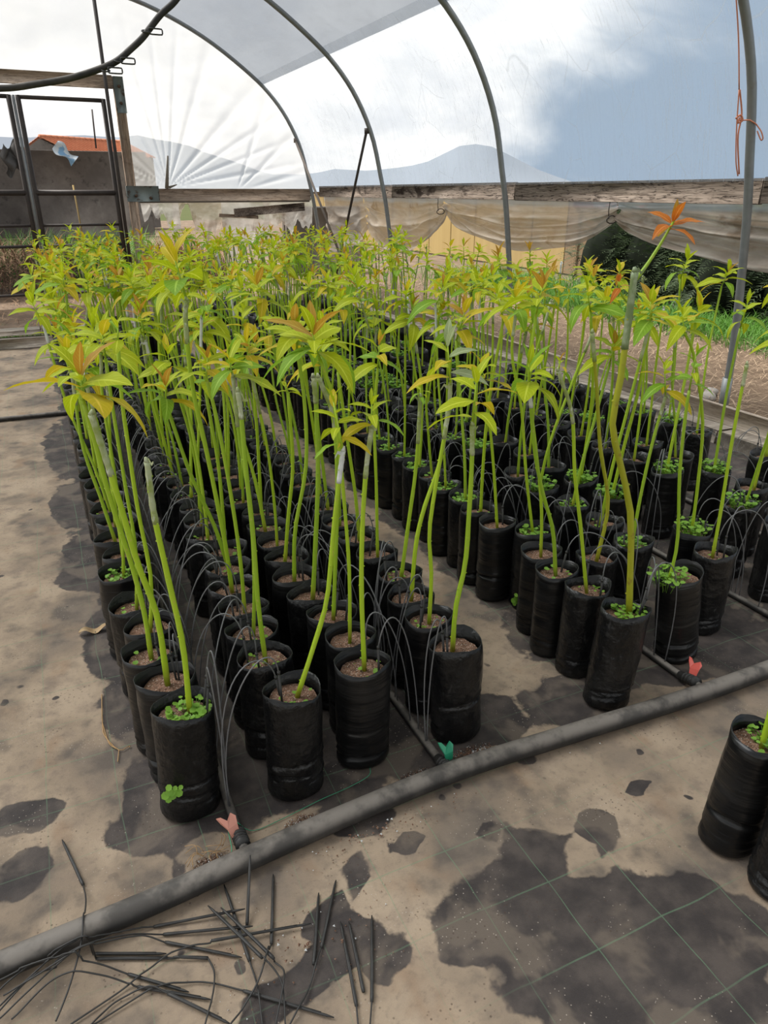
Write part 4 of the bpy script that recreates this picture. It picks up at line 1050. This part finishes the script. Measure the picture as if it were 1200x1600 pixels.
# ------------------------------------------------------------------ drip lines (stake in the bag, thin tube to the lateral)
def drip(P, X, label, group, rng):
    x, y = P['x'], P['y']; side = 1 if X > x-P['tilt'][0]*SOIL else -1; best = None
    for k in range(160):
        a = rng.uniform(-1.2, 1.2); q = rng.uniform(.028, .050); sx_, sy_ = x+side*q*math.cos(a), y+q*.88*math.sin(a); tx_, ty_ = P['tilt']; lean = Vector((rng.gauss(0, .006)+tx_*.075, rng.gauss(0, .006)-ty_*.075, 0)); o = Vector((sx_, sy_, SOIL))
        top = Vector((0, 0, rng.uniform(.05, .095)))+lean
        b = MB(); b.tube([(-tx_*.05, ty_*.05, -.05), (0, 0, .0), top], [.0016, .0033, .0036], 6); b.tube([top-Vector((0, 0, .004)), top+Vector((0, 0, .004))], .0044, 6)
        e = Vector((X+rng.uniform(-.003, .003), max(1.43, y+rng.uniform(-.13, .13)), .022))-o
        c1 = top+Vector((side*rng.uniform(-.01, .03), e.y*.1, rng.uniform(.12, .22))); c2 = e+Vector((side*rng.uniform(-.05, .05), e.y*.1, rng.uniform(.30, .50)))
        pts = [top*(1-f)**3+c1*3*f*(1-f)**2+c2*3*f*f*(1-f)+e*f**3 for f in [j/19 for j in range(20)]]
        tb = MB(); tb.tube(pts, .0020, 5)
        i1 = Reg.item([Vector(v)+o for v in b.v], b.f, 'd', 'stake'); i2 = Reg.item([Vector(v)+o for v in tb.v], tb.f, 'd', 'tube')
        n = REG.hits(i1, lambda q_: q_[1] in ('soil', 'leaf'))+REG.hits(i2, lambda q_: q_[1] == 'leaf')
        if best is None or n < best[0]: best = (n, o, b, tb, i1, i2)
        if n == 0: break
    n, o, b, tb, i1, i2 = best; REG.add(i1); REG.add(i2)
    r = empty('drip_line', tuple(o)); b.build('drip_stake', 'black_plastic', r); tb.build('micro_tube', 'micro_tube', r)
    tag(r, label, 'drip line', group)
cnt = 0
for P in NEAR[:190]:
    k = P['col']
    if P['col'] in SPEC or True:
        rng = random.Random(5000+cnt); cnt += 1
        i_ = P['i']; lab = 'drip tube and stake in %s bag from thick pipe %s' % (NUM[i_], COLTXT[k]) if i_ < 20 else 'drip tube and stake in bags past the twentieth %s' % COLTXT[k]
        drip(P, LX[k], lab, lab, rng)
        if random.Random(8000+cnt).random() < .62: drip(P, LX[k], lab, lab, rng)

# ------------------------------------------------------------------ loose drip stakes and tubes on the floor
PILE = Reg(.05); SEGS = []
m_ = MB(); m_.tube(smooth_path(MP, 90), .0285, 18); PILE.add(Reg.item([Vector(v) for v in m_.v], m_.f, 'pipe', 'pipe'))
mp_ = smooth_path(MP, 90); SEGS += [(mp_[i], mp_[i+1], .0285) for i in range(89)]
def stake_mb(p0, p1):
    b = MB(); q = [p0.lerp(p1, f) for f in (0, .08, .35, .7, .95, 1)]
    b.tube(q, [.0012, .0028, .0033, .0034, .0040, .0034], 6); b.tube([q[0].lerp(q[-1], f)+Vector((.002, 0, .0025)) for f in (.15, .98)], .0016, 5); return b
def seat(a, c):
    """lowest rest of a stake on the floor and on what already lies there"""
    lv = [k*.003 for k in range(22)]
    for za, zc in sorted(((u, v) for u in lv for v in lv), key=lambda t_: t_[0]+t_[1]+.3*abs(t_[0]-t_[1])):
        p0 = gnd(a[0], a[1], (a[2] if len(a) > 2 else .006)+za); p1 = gnd(c[0], c[1], (c[2] if len(c) > 2 else .006)+zc); b = stake_mb(p0, p1); it = Reg.item([Vector(v) for v in b.v], b.f, 's', 's')
        if PILE.hits(it, lambda q: False) == 0: break
    PILE.add(it); SEGS.append((p0, p1, .0046)); return p0, p1, b
def drape(pts, start):
    """lift a tube over everything it crosses"""
    z = []
    for i, p in enumerate(pts):
        h = .0065
        for a, c, r in SEGS:
            d = Vector((c.x-a.x, c.y-a.y)); L = max(d.length_squared, 1e-9); t_ = max(0, min(1, ((p.x-a.x)*d.x+(p.y-a.y)*d.y)/L)); q = a.lerp(c, t_); w = math.hypot(p.x-q.x, p.y-q.y); k = r+.0026
            if w < k+.003: h = max(h, q.z+math.sqrt(max(0, k*k-max(0, w-.003)**2)))
        z.append(h)
    hard = z[:]; n = len(z); st = [(pts[i+1]-pts[i]).xy.length for i in range(n-1)]
    for i in range(1, n): z[i] = max(z[i], z[i-1]-st[i-1]*.22)
    for i in range(n-2, -1, -1): z[i] = max(z[i], z[i+1]-st[i]*.22)
    raw = z[:]
    for _ in range(3): z = [max(raw[i]-.0004, sum(z[max(0, i-4):i+5])/len(z[max(0, i-4):i+5])) for i in range(n)]
    run = 0.
    for i in range(n):
        z[i] = min(z[i], max(hard[i], pts[0].z+run*.35)); run += st[i] if i < n-1 else 0
    return [Vector((p.x, p.y, h)) for p, h in zip(pts, z)]
def loose_all(L):
    rest = [seat(a, c) for a, c, t_, l in L]; base_n = len(SEGS)-len(L)
    for (a, c, tail, label), (p0, p1, b), k in zip(L, rest, range(len(L))):
        r = empty('loose_drip_line', (p0.x, p0.y, 0)); o = Vector((p0.x, p0.y, 0)); b.v = [tuple(Vector(v)-o) for v in b.v]; b.build('drip_stake', 'black_plastic', r)
        if tail:
            own = SEGS[base_n+k]; SEGS[base_n+k] = (own[0], own[0], -1)
            pts = smooth_path([p1]+[gnd(q[0], q[1], .008) for q in tail], 120)
            if k:   # only the lone one goes over the header pipe, the others lie in front of it
                for p in pts: p.y = min(p.y, min(mp_, key=lambda q: abs(q.x-p.x)).y-.037)
            pts = drape(pts, 0); pts[0] = p1.copy()
            SEGS[base_n+k] = own; SEGS.extend((pts[j], pts[j+1], .0019) for j in range(len(pts)-1))
            tb = MB(); tb.tube([p-o for p in pts], .0019, 5); tb.build('micro_tube', 'black_plastic', r)
        tag(r, label, 'drip line', 'loose drip lines on the floor before the thick pipe')
LS = [((97, 1312), (130, 1383), [(136, 1410), (137, 1440), (134, 1490), (115, 1550), (90, 1605)], 'lone drip stake with tube draped over the thick pipe'),
 ((391, 1336, .070), (386, 1446), [], 'drip stake leaning up against the thick pipe'),
 ((350, 1382), (390, 1502), [(402, 1540), (410, 1600)], 'drip stake crossing the pile at a steep slant'),
 ((427, 1366), (424, 1475), [(408, 1530), (380, 1575), (340, 1630)], 'upright-lying drip stake right of the pile'),
 ((525, 1375), (502, 1480), [(480, 1550), (450, 1605)], 'long drip stake lying beside a shorter one'),
 ((498, 1395), (490, 1507), [], 'short drip stake lying against the long one'),
 ((532, 1440), (557, 1572), [(560, 1605)], 'drip stake, first of the loose trio'),
 ((545, 1440), (568, 1550), [], 'drip stake, middle of the loose trio'),
 ((581, 1430), (581, 1565), [(578, 1605)], 'drip stake, last of the loose trio'),
 ((383, 1420), (240, 1448), [(190, 1462), (110, 1500), (40, 1550), (-10, 1590)], 'drip line sweeping along below the thick pipe'),
 ((395, 1447), (255, 1460), [(200, 1472), (120, 1510), (50, 1560), (0, 1600)], 'second drip line sweeping below the thick pipe'),
 ((486, 1443), (330, 1470), [(270, 1490), (200, 1540), (110, 1600)], 'drip line with stake pointing out past the pile'),
 ((260, 1490), (145, 1490), [(90, 1505), (20, 1545), (-20, 1580)], 'pair-lying drip stake in the middle of the pile'),
 ((280, 1497), (150, 1498), [(60, 1540), (-10, 1600)], 'lower drip stake in the middle of the pile'),
 ((378, 1496), (258, 1472), [(220, 1470), (150, 1500), (60, 1545), (10, 1570)], 'drip stake slanting down through the pile'),
 ((295, 1550), (200, 1522), [(150, 1515), (80, 1522), (0, 1540)], 'dark drip stake at the lower edge of the pile'),
 ((330, 1562), (215, 1542), [(160, 1535), (90, 1545), (20, 1600)], 'drip stake alongside the lower edge of the pile'),
 ((522, 1590), (380, 1548), [(330, 1535), (290, 1535), (230, 1550), (130, 1610)], 'long drip stake pointing away from the pile end'),
 ((360, 1600), (262, 1552), [(230, 1545), (180, 1565), (140, 1605)], 'drip stake at the bottom of the pile'),
 ((325, 1415), (410, 1497), [(440, 1540), (446, 1600)], 'drip stake bending down at the right of the pile'),
 ((345, 1418), (428, 1498), [(445, 1530), (430, 1605)], 'drip stake next to the bending one'),
 ((270, 1495), (325, 1497), [(335, 1520), (332, 1560), (320, 1605)], 'looped drip tube hooking over the pile')]
loose_all(LS)

# ------------------------------------------------------------------ small floor litter
b = MB(); c0 = gnd(148, 984, .012)
b.grid(lambda u, v: (c0.x+(u-.5)*.11, c0.y+(v-.5)*.035*math.sin(PI*min(.98, u+.04))**.6, .010+.010*math.sin(u*9)+.012*abs(v-.5)), 12, 5); tag(b.build('dead_leaf', 'dead_leaf'), 'curled tan dead leaf lying beside the bags on the path', 'leaf')
def thread(name, pts, m, label, cat, rad=.0012):
    b = MB(); b.tube(smooth_path(pts, 50), rad, 4); tag(b.build(name, m), label, cat)
thread('green_thread', [gnd(x, y, .037 if 350 < x < 375 and y < 1340 else .006) for x, y in ((578, 1198), (576, 1212), (545, 1230), (500, 1250), (440, 1280), (395, 1298), (370, 1285), (358, 1283), (357, 1300), (362, 1330), (350, 1350), (335, 1358))], 'green_thread', 'loose green thread wound on the salmon-valve pipe', 'thread')
rt = MB()
for pts in ([(185, 1085), (186, 1130), (190, 1150), (212, 1172), (228, 1165), (228, 1168)], [(212, 1172), (210, 1190)], [(186, 1130), (196, 1160), (208, 1170)]): rt.tube(smooth_path([gnd(x-26, y, .006) for x, y in pts], 16), .0016, 4)
tag(rt.build('dry_root', 'root_tan'), 'thin tan dry root lying at the foot of the path-side bags', 'root')
rt = MB(); rr = random.Random(3)
for k in range(14):
    c = gnd(330+rr.uniform(-22, 22), 1330+rr.uniform(-8, 8), .008); a = rr.uniform(0, 6.3); rt.tube(smooth_path([c, c+Vector((.02*math.cos(a), .02*math.sin(a), .012)), c+Vector((.045*math.cos(a+.5), .045*math.sin(a+.5), 0))], 7), .0009, 4)
tag(rt.build('root_tuft', 'root_tan'), 'tuft of tan dried roots beside the salmon valve', 'roots', None, 'stuff')
def spill(name, px, py, rx, ry, n, label, seed):
    rr = random.Random(seed); c = gnd(px, py); b = MB(); n2 = 14
    for _ in range(n):
        a = rr.uniform(0, 6.3); q = math.sqrt(rr.random())**1.3; s = rr.uniform(.0012, .0042)*(1.4-q); p = Vector((c.x+rx*q*math.cos(a), c.y+ry*q*math.sin(a), s*.6+.002+.010*(1-q)*rr.random()))
        if min((p.xy-q_.xy).length for q_ in mp_) < .040: continue
        Rm = Matrix.Rotation(rr.uniform(0, 3), 3, 'Z'); b.add([p+Rm @ Vector(v)*s for v in ((1, 0, 0), (-.5, .8, 0), (-.5, -.8, 0), (0, 0, .9))], [(0, 1, 3), (1, 2, 3), (2, 0, 3), (0, 2, 1)], 0 if rr.random() < .86 else 1)
    tag(b.build(name, ['soil', 'graft_tape_white'], None, False), label, 'soil', None, 'stuff')
spill('soil_spill', 475, 1292, .055, .04, 900, 'dark spilt potting soil heap above the header pipe', 1)
spill('soil_spill', 740, 1185, .10, .05, 1200, 'reddish spilt potting soil around the green valve', 2)
spill('soil_spill', 655, 1220, .07, .04, 700, 'reddish spilt soil left beside the green-valve pipe', 3)
spill('soil_spill', 330, 1350, .05, .03, 400, 'dark spilt soil beside the salmon valve', 4)
spill('soil_crumbs', 600, 1300, .35, .06, 160, 'scattered pale crumbs along the header pipe', 5)
spill('soil_crumbs', 480, 1480, .30, .14, 160, 'scattered pale crumbs around the loose drip stakes', 6)
spill('soil_crumbs', 1000, 1130, .5, .05, 260, 'scattered crumbs beyond the header pipe by the red valve', 7)

# ------------------------------------------------------------------ straw, grass, weeds
def strands(name, n, fn, m, label, cat, seed, keep=None):
    rr = random.Random(seed); b = MB()
    for _ in range(n):
        p, L, w, el = fn(rr); a = rr.uniform(0, 2*PI); d = Vector((math.cos(a)*math.cos(el), math.sin(a)*math.cos(el), math.sin(el))); sd_ = Vector((-math.sin(a), math.cos(a), 0))*w; k = Vector((0, 0, 0))
        bend = Vector((math.cos(a)*.3, math.sin(a)*.3, -.12))*L if el > .5 else Vector((0, 0, .08*L)); p = Vector(p); mid = p+d*L*.55; end = p+d*L+bend*(1 if el > .5 else 0)
        if keep and not (keep(p) and keep(end)): continue
        b.add([p-sd_, p+sd_, mid+sd_*.8+(Vector() if el > .5 else bend), mid-sd_*.8+(Vector() if el > .5 else bend), end], [(0, 1, 2, 3), (3, 2, 4)])
    o = b.build(name, m, None, False); tag(o, label, cat, None, 'stuff'); return o
strands('straw_litter', 9000, lambda r: ((r.uniform(4.05, 6.9), r.uniform(1.5, 11.5), .075+r.uniform(0, .04)), r.uniform(.06, .22), r.uniform(.0012, .003), r.uniform(-.1, .25)), 'straw', 'dry straw scattered thickly over the bed beyond the kerb', 'straw', 1, lambda p: p.x > 4.025)
strands('grass_patch', 7000, lambda r: ((6.3+abs(r.gauss(0, .5))+.25*math.sin(r.random()*9), r.uniform(3.0, 8.6), .05), r.uniform(.10, .30), r.uniform(.003, .007), r.uniform(.7, 1.5)), 'grass', 'bright green grass at the foot of the dark hedge', 'grass', 2)
strands('grass_patch', 2600, lambda r: ((r.gauss(7.0, .5), r.gauss(10.2, .9), .05), r.uniform(.15, .40), r.uniform(.003, .008), r.uniform(.7, 1.5)), 'grass', 'green grass tufts before the ochre fence', 'grass', 3)
strands('grass_patch', 2500, lambda r: ((r.uniform(-.8, 2.0), r.uniform(14, 17), 0), r.uniform(.4, 1.1), r.uniform(.006, .014), r.uniform(.9, 1.5)), 'grass', 'tall green grass growing outside behind the net door', 'grass', 4)
strands('dry_brush', 2600, lambda r: ((r.uniform(-1.6, .5), r.uniform(12.6, 14.5), r.uniform(0, .65)), r.uniform(.15, .5), r.uniform(.004, .010), r.uniform(-.3, 1.3)), 'dry_brush', 'heap of brown dry brush outside behind the net door', 'brush', 5)
strands('dry_brush', 1800, lambda r: ((r.gauss(2.35, .35), r.gauss(13.7, .4), r.uniform(0, .2)), r.uniform(.3, .95), r.uniform(.003, .008), r.uniform(.6, 1.5)), 'dry_brush', 'dry standing weeds outside behind the gable rail', 'brush', 6)
strands('straw_litter', 2600, lambda r: ((r.uniform(-1.5, 3.5), r.uniform(8.75, 12.3), .0), r.uniform(.06, .25), r.uniform(.0015, .004), r.uniform(-.1, .35)), 'dry_brush', 'dry litter on the earth between kerb and net door', 'litter', 7, lambda p: p.x < 1.0 or p.y > 9.3)
strands('grass_patch', 900, lambda r: ((r.uniform(-1.2, .3), r.gauss(9.1, .12), -.02), r.uniform(.04, .10), r.uniform(.002, .005), r.uniform(.7, 1.5)), 'grass', 'short green grass just behind the low kerb', 'grass', 8)

# ------------------------------------------------------------------ outside right: hedge and ochre fence
hg = empty('hedge', (9.0, 7.0, 0)); tag(hg, 'dense dark green hedge outside the tunnel beyond the straw bed', 'hedge')
b = MB(); rr = random.Random(77)
LUMPS = [(8.3+rr.uniform(-.4, .6), 2.6+i*.46+rr.uniform(-.2, .2), rr.uniform(.45, .70), rr.uniform(.55, .72)) for i in range(16)]
core = MB()
for cx, cy, cz, q in LUMPS:
    def sph(u, v):
        th, ph = u*2*PI, v*PI; k = q*.74*(1+.18*fbm(math.cos(th)*2+cx, math.sin(th)*2+cy, v*3)); return (cx-9+k*math.sin(ph)*math.cos(th), cy-7+k*math.sin(ph)*math.sin(th), max(.0, cz+k*1.15*math.cos(ph)))
    core.grid(sph, 14, 9)
    for _ in range(430):   # feathery sprays
        th = rr.uniform(0, 2*PI); ph = math.acos(rr.uniform(-.85, 1)); d = Vector((math.sin(ph)*math.cos(th), math.sin(ph)*math.sin(th), math.cos(ph))); c = Vector((cx-9, cy-7, cz))+Vector((d.x, d.y, d.z*1.15))*q*rr.uniform(.78, 1.04)
        if c.z < .05: continue
        g = (d+Vector((rr.gauss(0, .4), rr.gauss(0, .4), rr.uniform(-.6, .5)))).normalized(); L = rr.uniform(.16, .34); sdv = g.cross(Vector((0, 0, 1)))
        sdv = sdv.normalized() if sdv.length > .01 else Vector((1, 0, 0)); nn = g.cross(sdv)
        for j in range(8):
            f = (j+1)/8; p = c+g*L*f-Vector((0, 0, .10*f*f)); wv = .010
            for sgn in (-1, 1):
                e = p+(sdv*sgn*.8+g*.7+nn*rr.uniform(-.3, .3)).normalized()*(.095*(1.15-f*.7)); b.add([p-g*wv, p+g*wv, e], [(0, 1, 2)])
core.build('hedge_core', 'hedge_core', hg); f_ = b.build('hedge_foliage', 'hedge_leaf', hg, False); f_['kind'] = 'stuff'
for i in range(5):
    q = MB(); q.tube([(-.5+.3*rr.random(), -4+i*1.7, 0), (-.4, -3.9+i*1.7, .9)], [.05, .03], 7); q.build('trunk', 'scion_wood', hg)

fc = empty('ochre_fence', (9.6, 0, 0)); tag(fc, 'ochre board fence outside the tunnel behind the hedge', 'fence')
y = 9.9; i = 0
while y < 26:
    w = 1.15; b = MB(); b.box((R.uniform(-.006, .006), y+w/2, .72), (.04, w-.012, 1.44), bev=.004); b.build('panel', 'ochre_panel' if y > 12 else 'brown_panel', fc, False); y += w; i += 1
b = MB(); b.box((-.03, 18.4, 1.47), (.10, 17, .07), bev=.006); b.build('cap_rail', 'brown_panel', fc)
b = MB(); b.box((-.05, 10.9, 1.30), (.05, 2.2, .14), bev=.004); b.build('fascia_board', 'red_paint', fc)
for yy in (10.0, 10.5, 11.2, 11.8): b = MB(); b.box((-.045, yy, .6), (.03, .04, 1.2), bev=.003); b.build('batten', 'brown_panel', fc)
st = MB(); rr = random.Random(9)
def stone_mb(r, seed):
    b = MB(); b.grid(lambda u, v: tuple(Vector((math.sin(v*PI)*math.cos(u*2*PI), math.sin(v*PI)*math.sin(u*2*PI), .6*math.cos(v*PI)))*r*(1+.3*fbm(math.cos(u*6.28)+seed, math.sin(u*6.28), v*2))), 10, 6); return b
for px_, py_, r_ in ((1105, 620, .07), (1112, 612, .05)):
    g = gnd(px_, py_, .1); o = stone_mb(r_, px_).build('stone', 'stone'); o.location = (g.x, g.y, .1); tag(o, 'grey stone lying on the straw beside the steel hoop', 'stone', 'stones on the straw')

# ------------------------------------------------------------------ outside beyond the door: wall, house, cane, hills
wl = empty('yard_wall', (2, 30, 0)); tag(wl, 'rough grey rendered wall across the yard behind the door', 'wall')
b = MB(); b.box((-.55, 0, 1.41), (5.5, .3, 2.82), bev=.02); b.build('wall_body', 'concrete_wall', wl)
b = MB(); b.box((-5.6, -.02, 1.34), (4.55, .3, 2.68), bev=.02); b.build('wall_body', 'concrete_wall', wl)
b = MB(); b.box((-5.6, -.02, 2.72), (4.6, .34, .08), bev=.02); b.build('coping', 'concrete_wall', wl)
hs = empty('tiled_house', (0, 34, 0)); tag(hs, 'grey gabled outbuilding with terracotta tiled roof behind yard wall', 'house')
pl, pk, pr = onY(32, 239, 34), onY(62, 216, 34), onY(112, 240, 34); dirv = Vector((3.5, 2.5, 0)); O3 = Vector((0, 34, 0))
pr.z = pl.z
q0 = [Vector((v.x, v.y, z))-O3 for v, z in ((pl, 0), (pr, 0), (pr, pr.z), (pk, pk.z), (pl, pl.z))]; q1 = [v+dirv for v in q0]
b = MB(); b.add(q0+q1, [(0, 1, 2, 3, 4), (9, 8, 7, 6, 5), (1, 6, 7, 2), (0, 4, 9, 5), (0, 5, 6, 1)]); b.build('house_wall', 'concrete_wall', hs, False)
for (e0, nm_) in ((q0[2], 'roof_slope'), (q0[4], 'roof_slope')):
    b = MB(); up_ = Vector((0, 0, .05)); k0 = q0[3]
    dn = (e0-k0); 
    nrm = dirv.cross(dn).normalized(); nrm = nrm if nrm.z > 0 else -nrm
    b.grid(lambda u, v: tuple(k0+dirv*(u*1.02-.01)+dn*(v*1.06)+nrm*(.05+.035*math.sin(u*2*PI*22)+.02*(1-(v*8) % 1))), 132, 16); b.build(nm_, 'roof_tile', hs, False)
for k in range(16):
    a = q0[3]+dirv*(k/16); c = q0[3]+dirv*((k+1.05)/16); b = MB(); b.tube([a+Vector((0, 0, .05)), c+Vector((0, 0, .07))], [.09, .075], 8); b.build('ridge_tile', 'roof_tile', hs)
b = MB(); p_ = onY(150, 230, 29.7); b.tube([(p_.x, 29.7, 2.9), (p_.x+.05, 29.7, 4.1)], .03, 6); tag(b.build('wall_rod', 'dark_steel'), 'thin dark rod sticking up over the yard wall', 'rod')
b = MB(); p_ = onY(118, 300, 13.2); b.tube([(p_.x-.02, 13.2, 1.6), (p_.x+.02, 13.2, 0)], .014, 6); tag(b.build('garden_cane', 'cane'), 'straight yellow garden cane outside behind the net door', 'cane')
b = MB(); p_ = onY(18, 245, 28); b.grid(lambda u, v: (p_.x+(u-.5)*.5+.08*math.sin(v*8), 28+.1*math.sin(u*9+v*4), 2.05+.85*v-.15*math.sin(u*7)), 10, 12); tag(b.build('dark_sheet', 'black_plastic'), 'dark plastic sheet hung on the yard wall', 'sheet')
b = MB(); b.box((5.3, 14.5, .62), (1.6, .25, 1.24), bev=.03); tag(b.build('low_wall', 'concrete_wall'), 'low grey wall seen through the torn gable film', 'wall')

hb = MB()
def hill(u, v):
    az = math.radians(-70+180*u); d = 320-60*(1-v); e = math.degrees(az)
    hgt = 10+2*fbm(u*9, 1, 0)+9*math.exp(-((e-31.5)/4.5)**2)+3*fbm(u*40, 3, 0)+11/(1+math.exp((e-13)*.8))-6/(1+math.exp((36-e)*.6))
    return (d*math.sin(az), d*math.cos(az), -1+hgt*v)
hb.grid(hill, 160, 5); tag(hb.build('hills', 'hill'), 'hazy blue-grey hills on the horizon', None, None, 'structure')
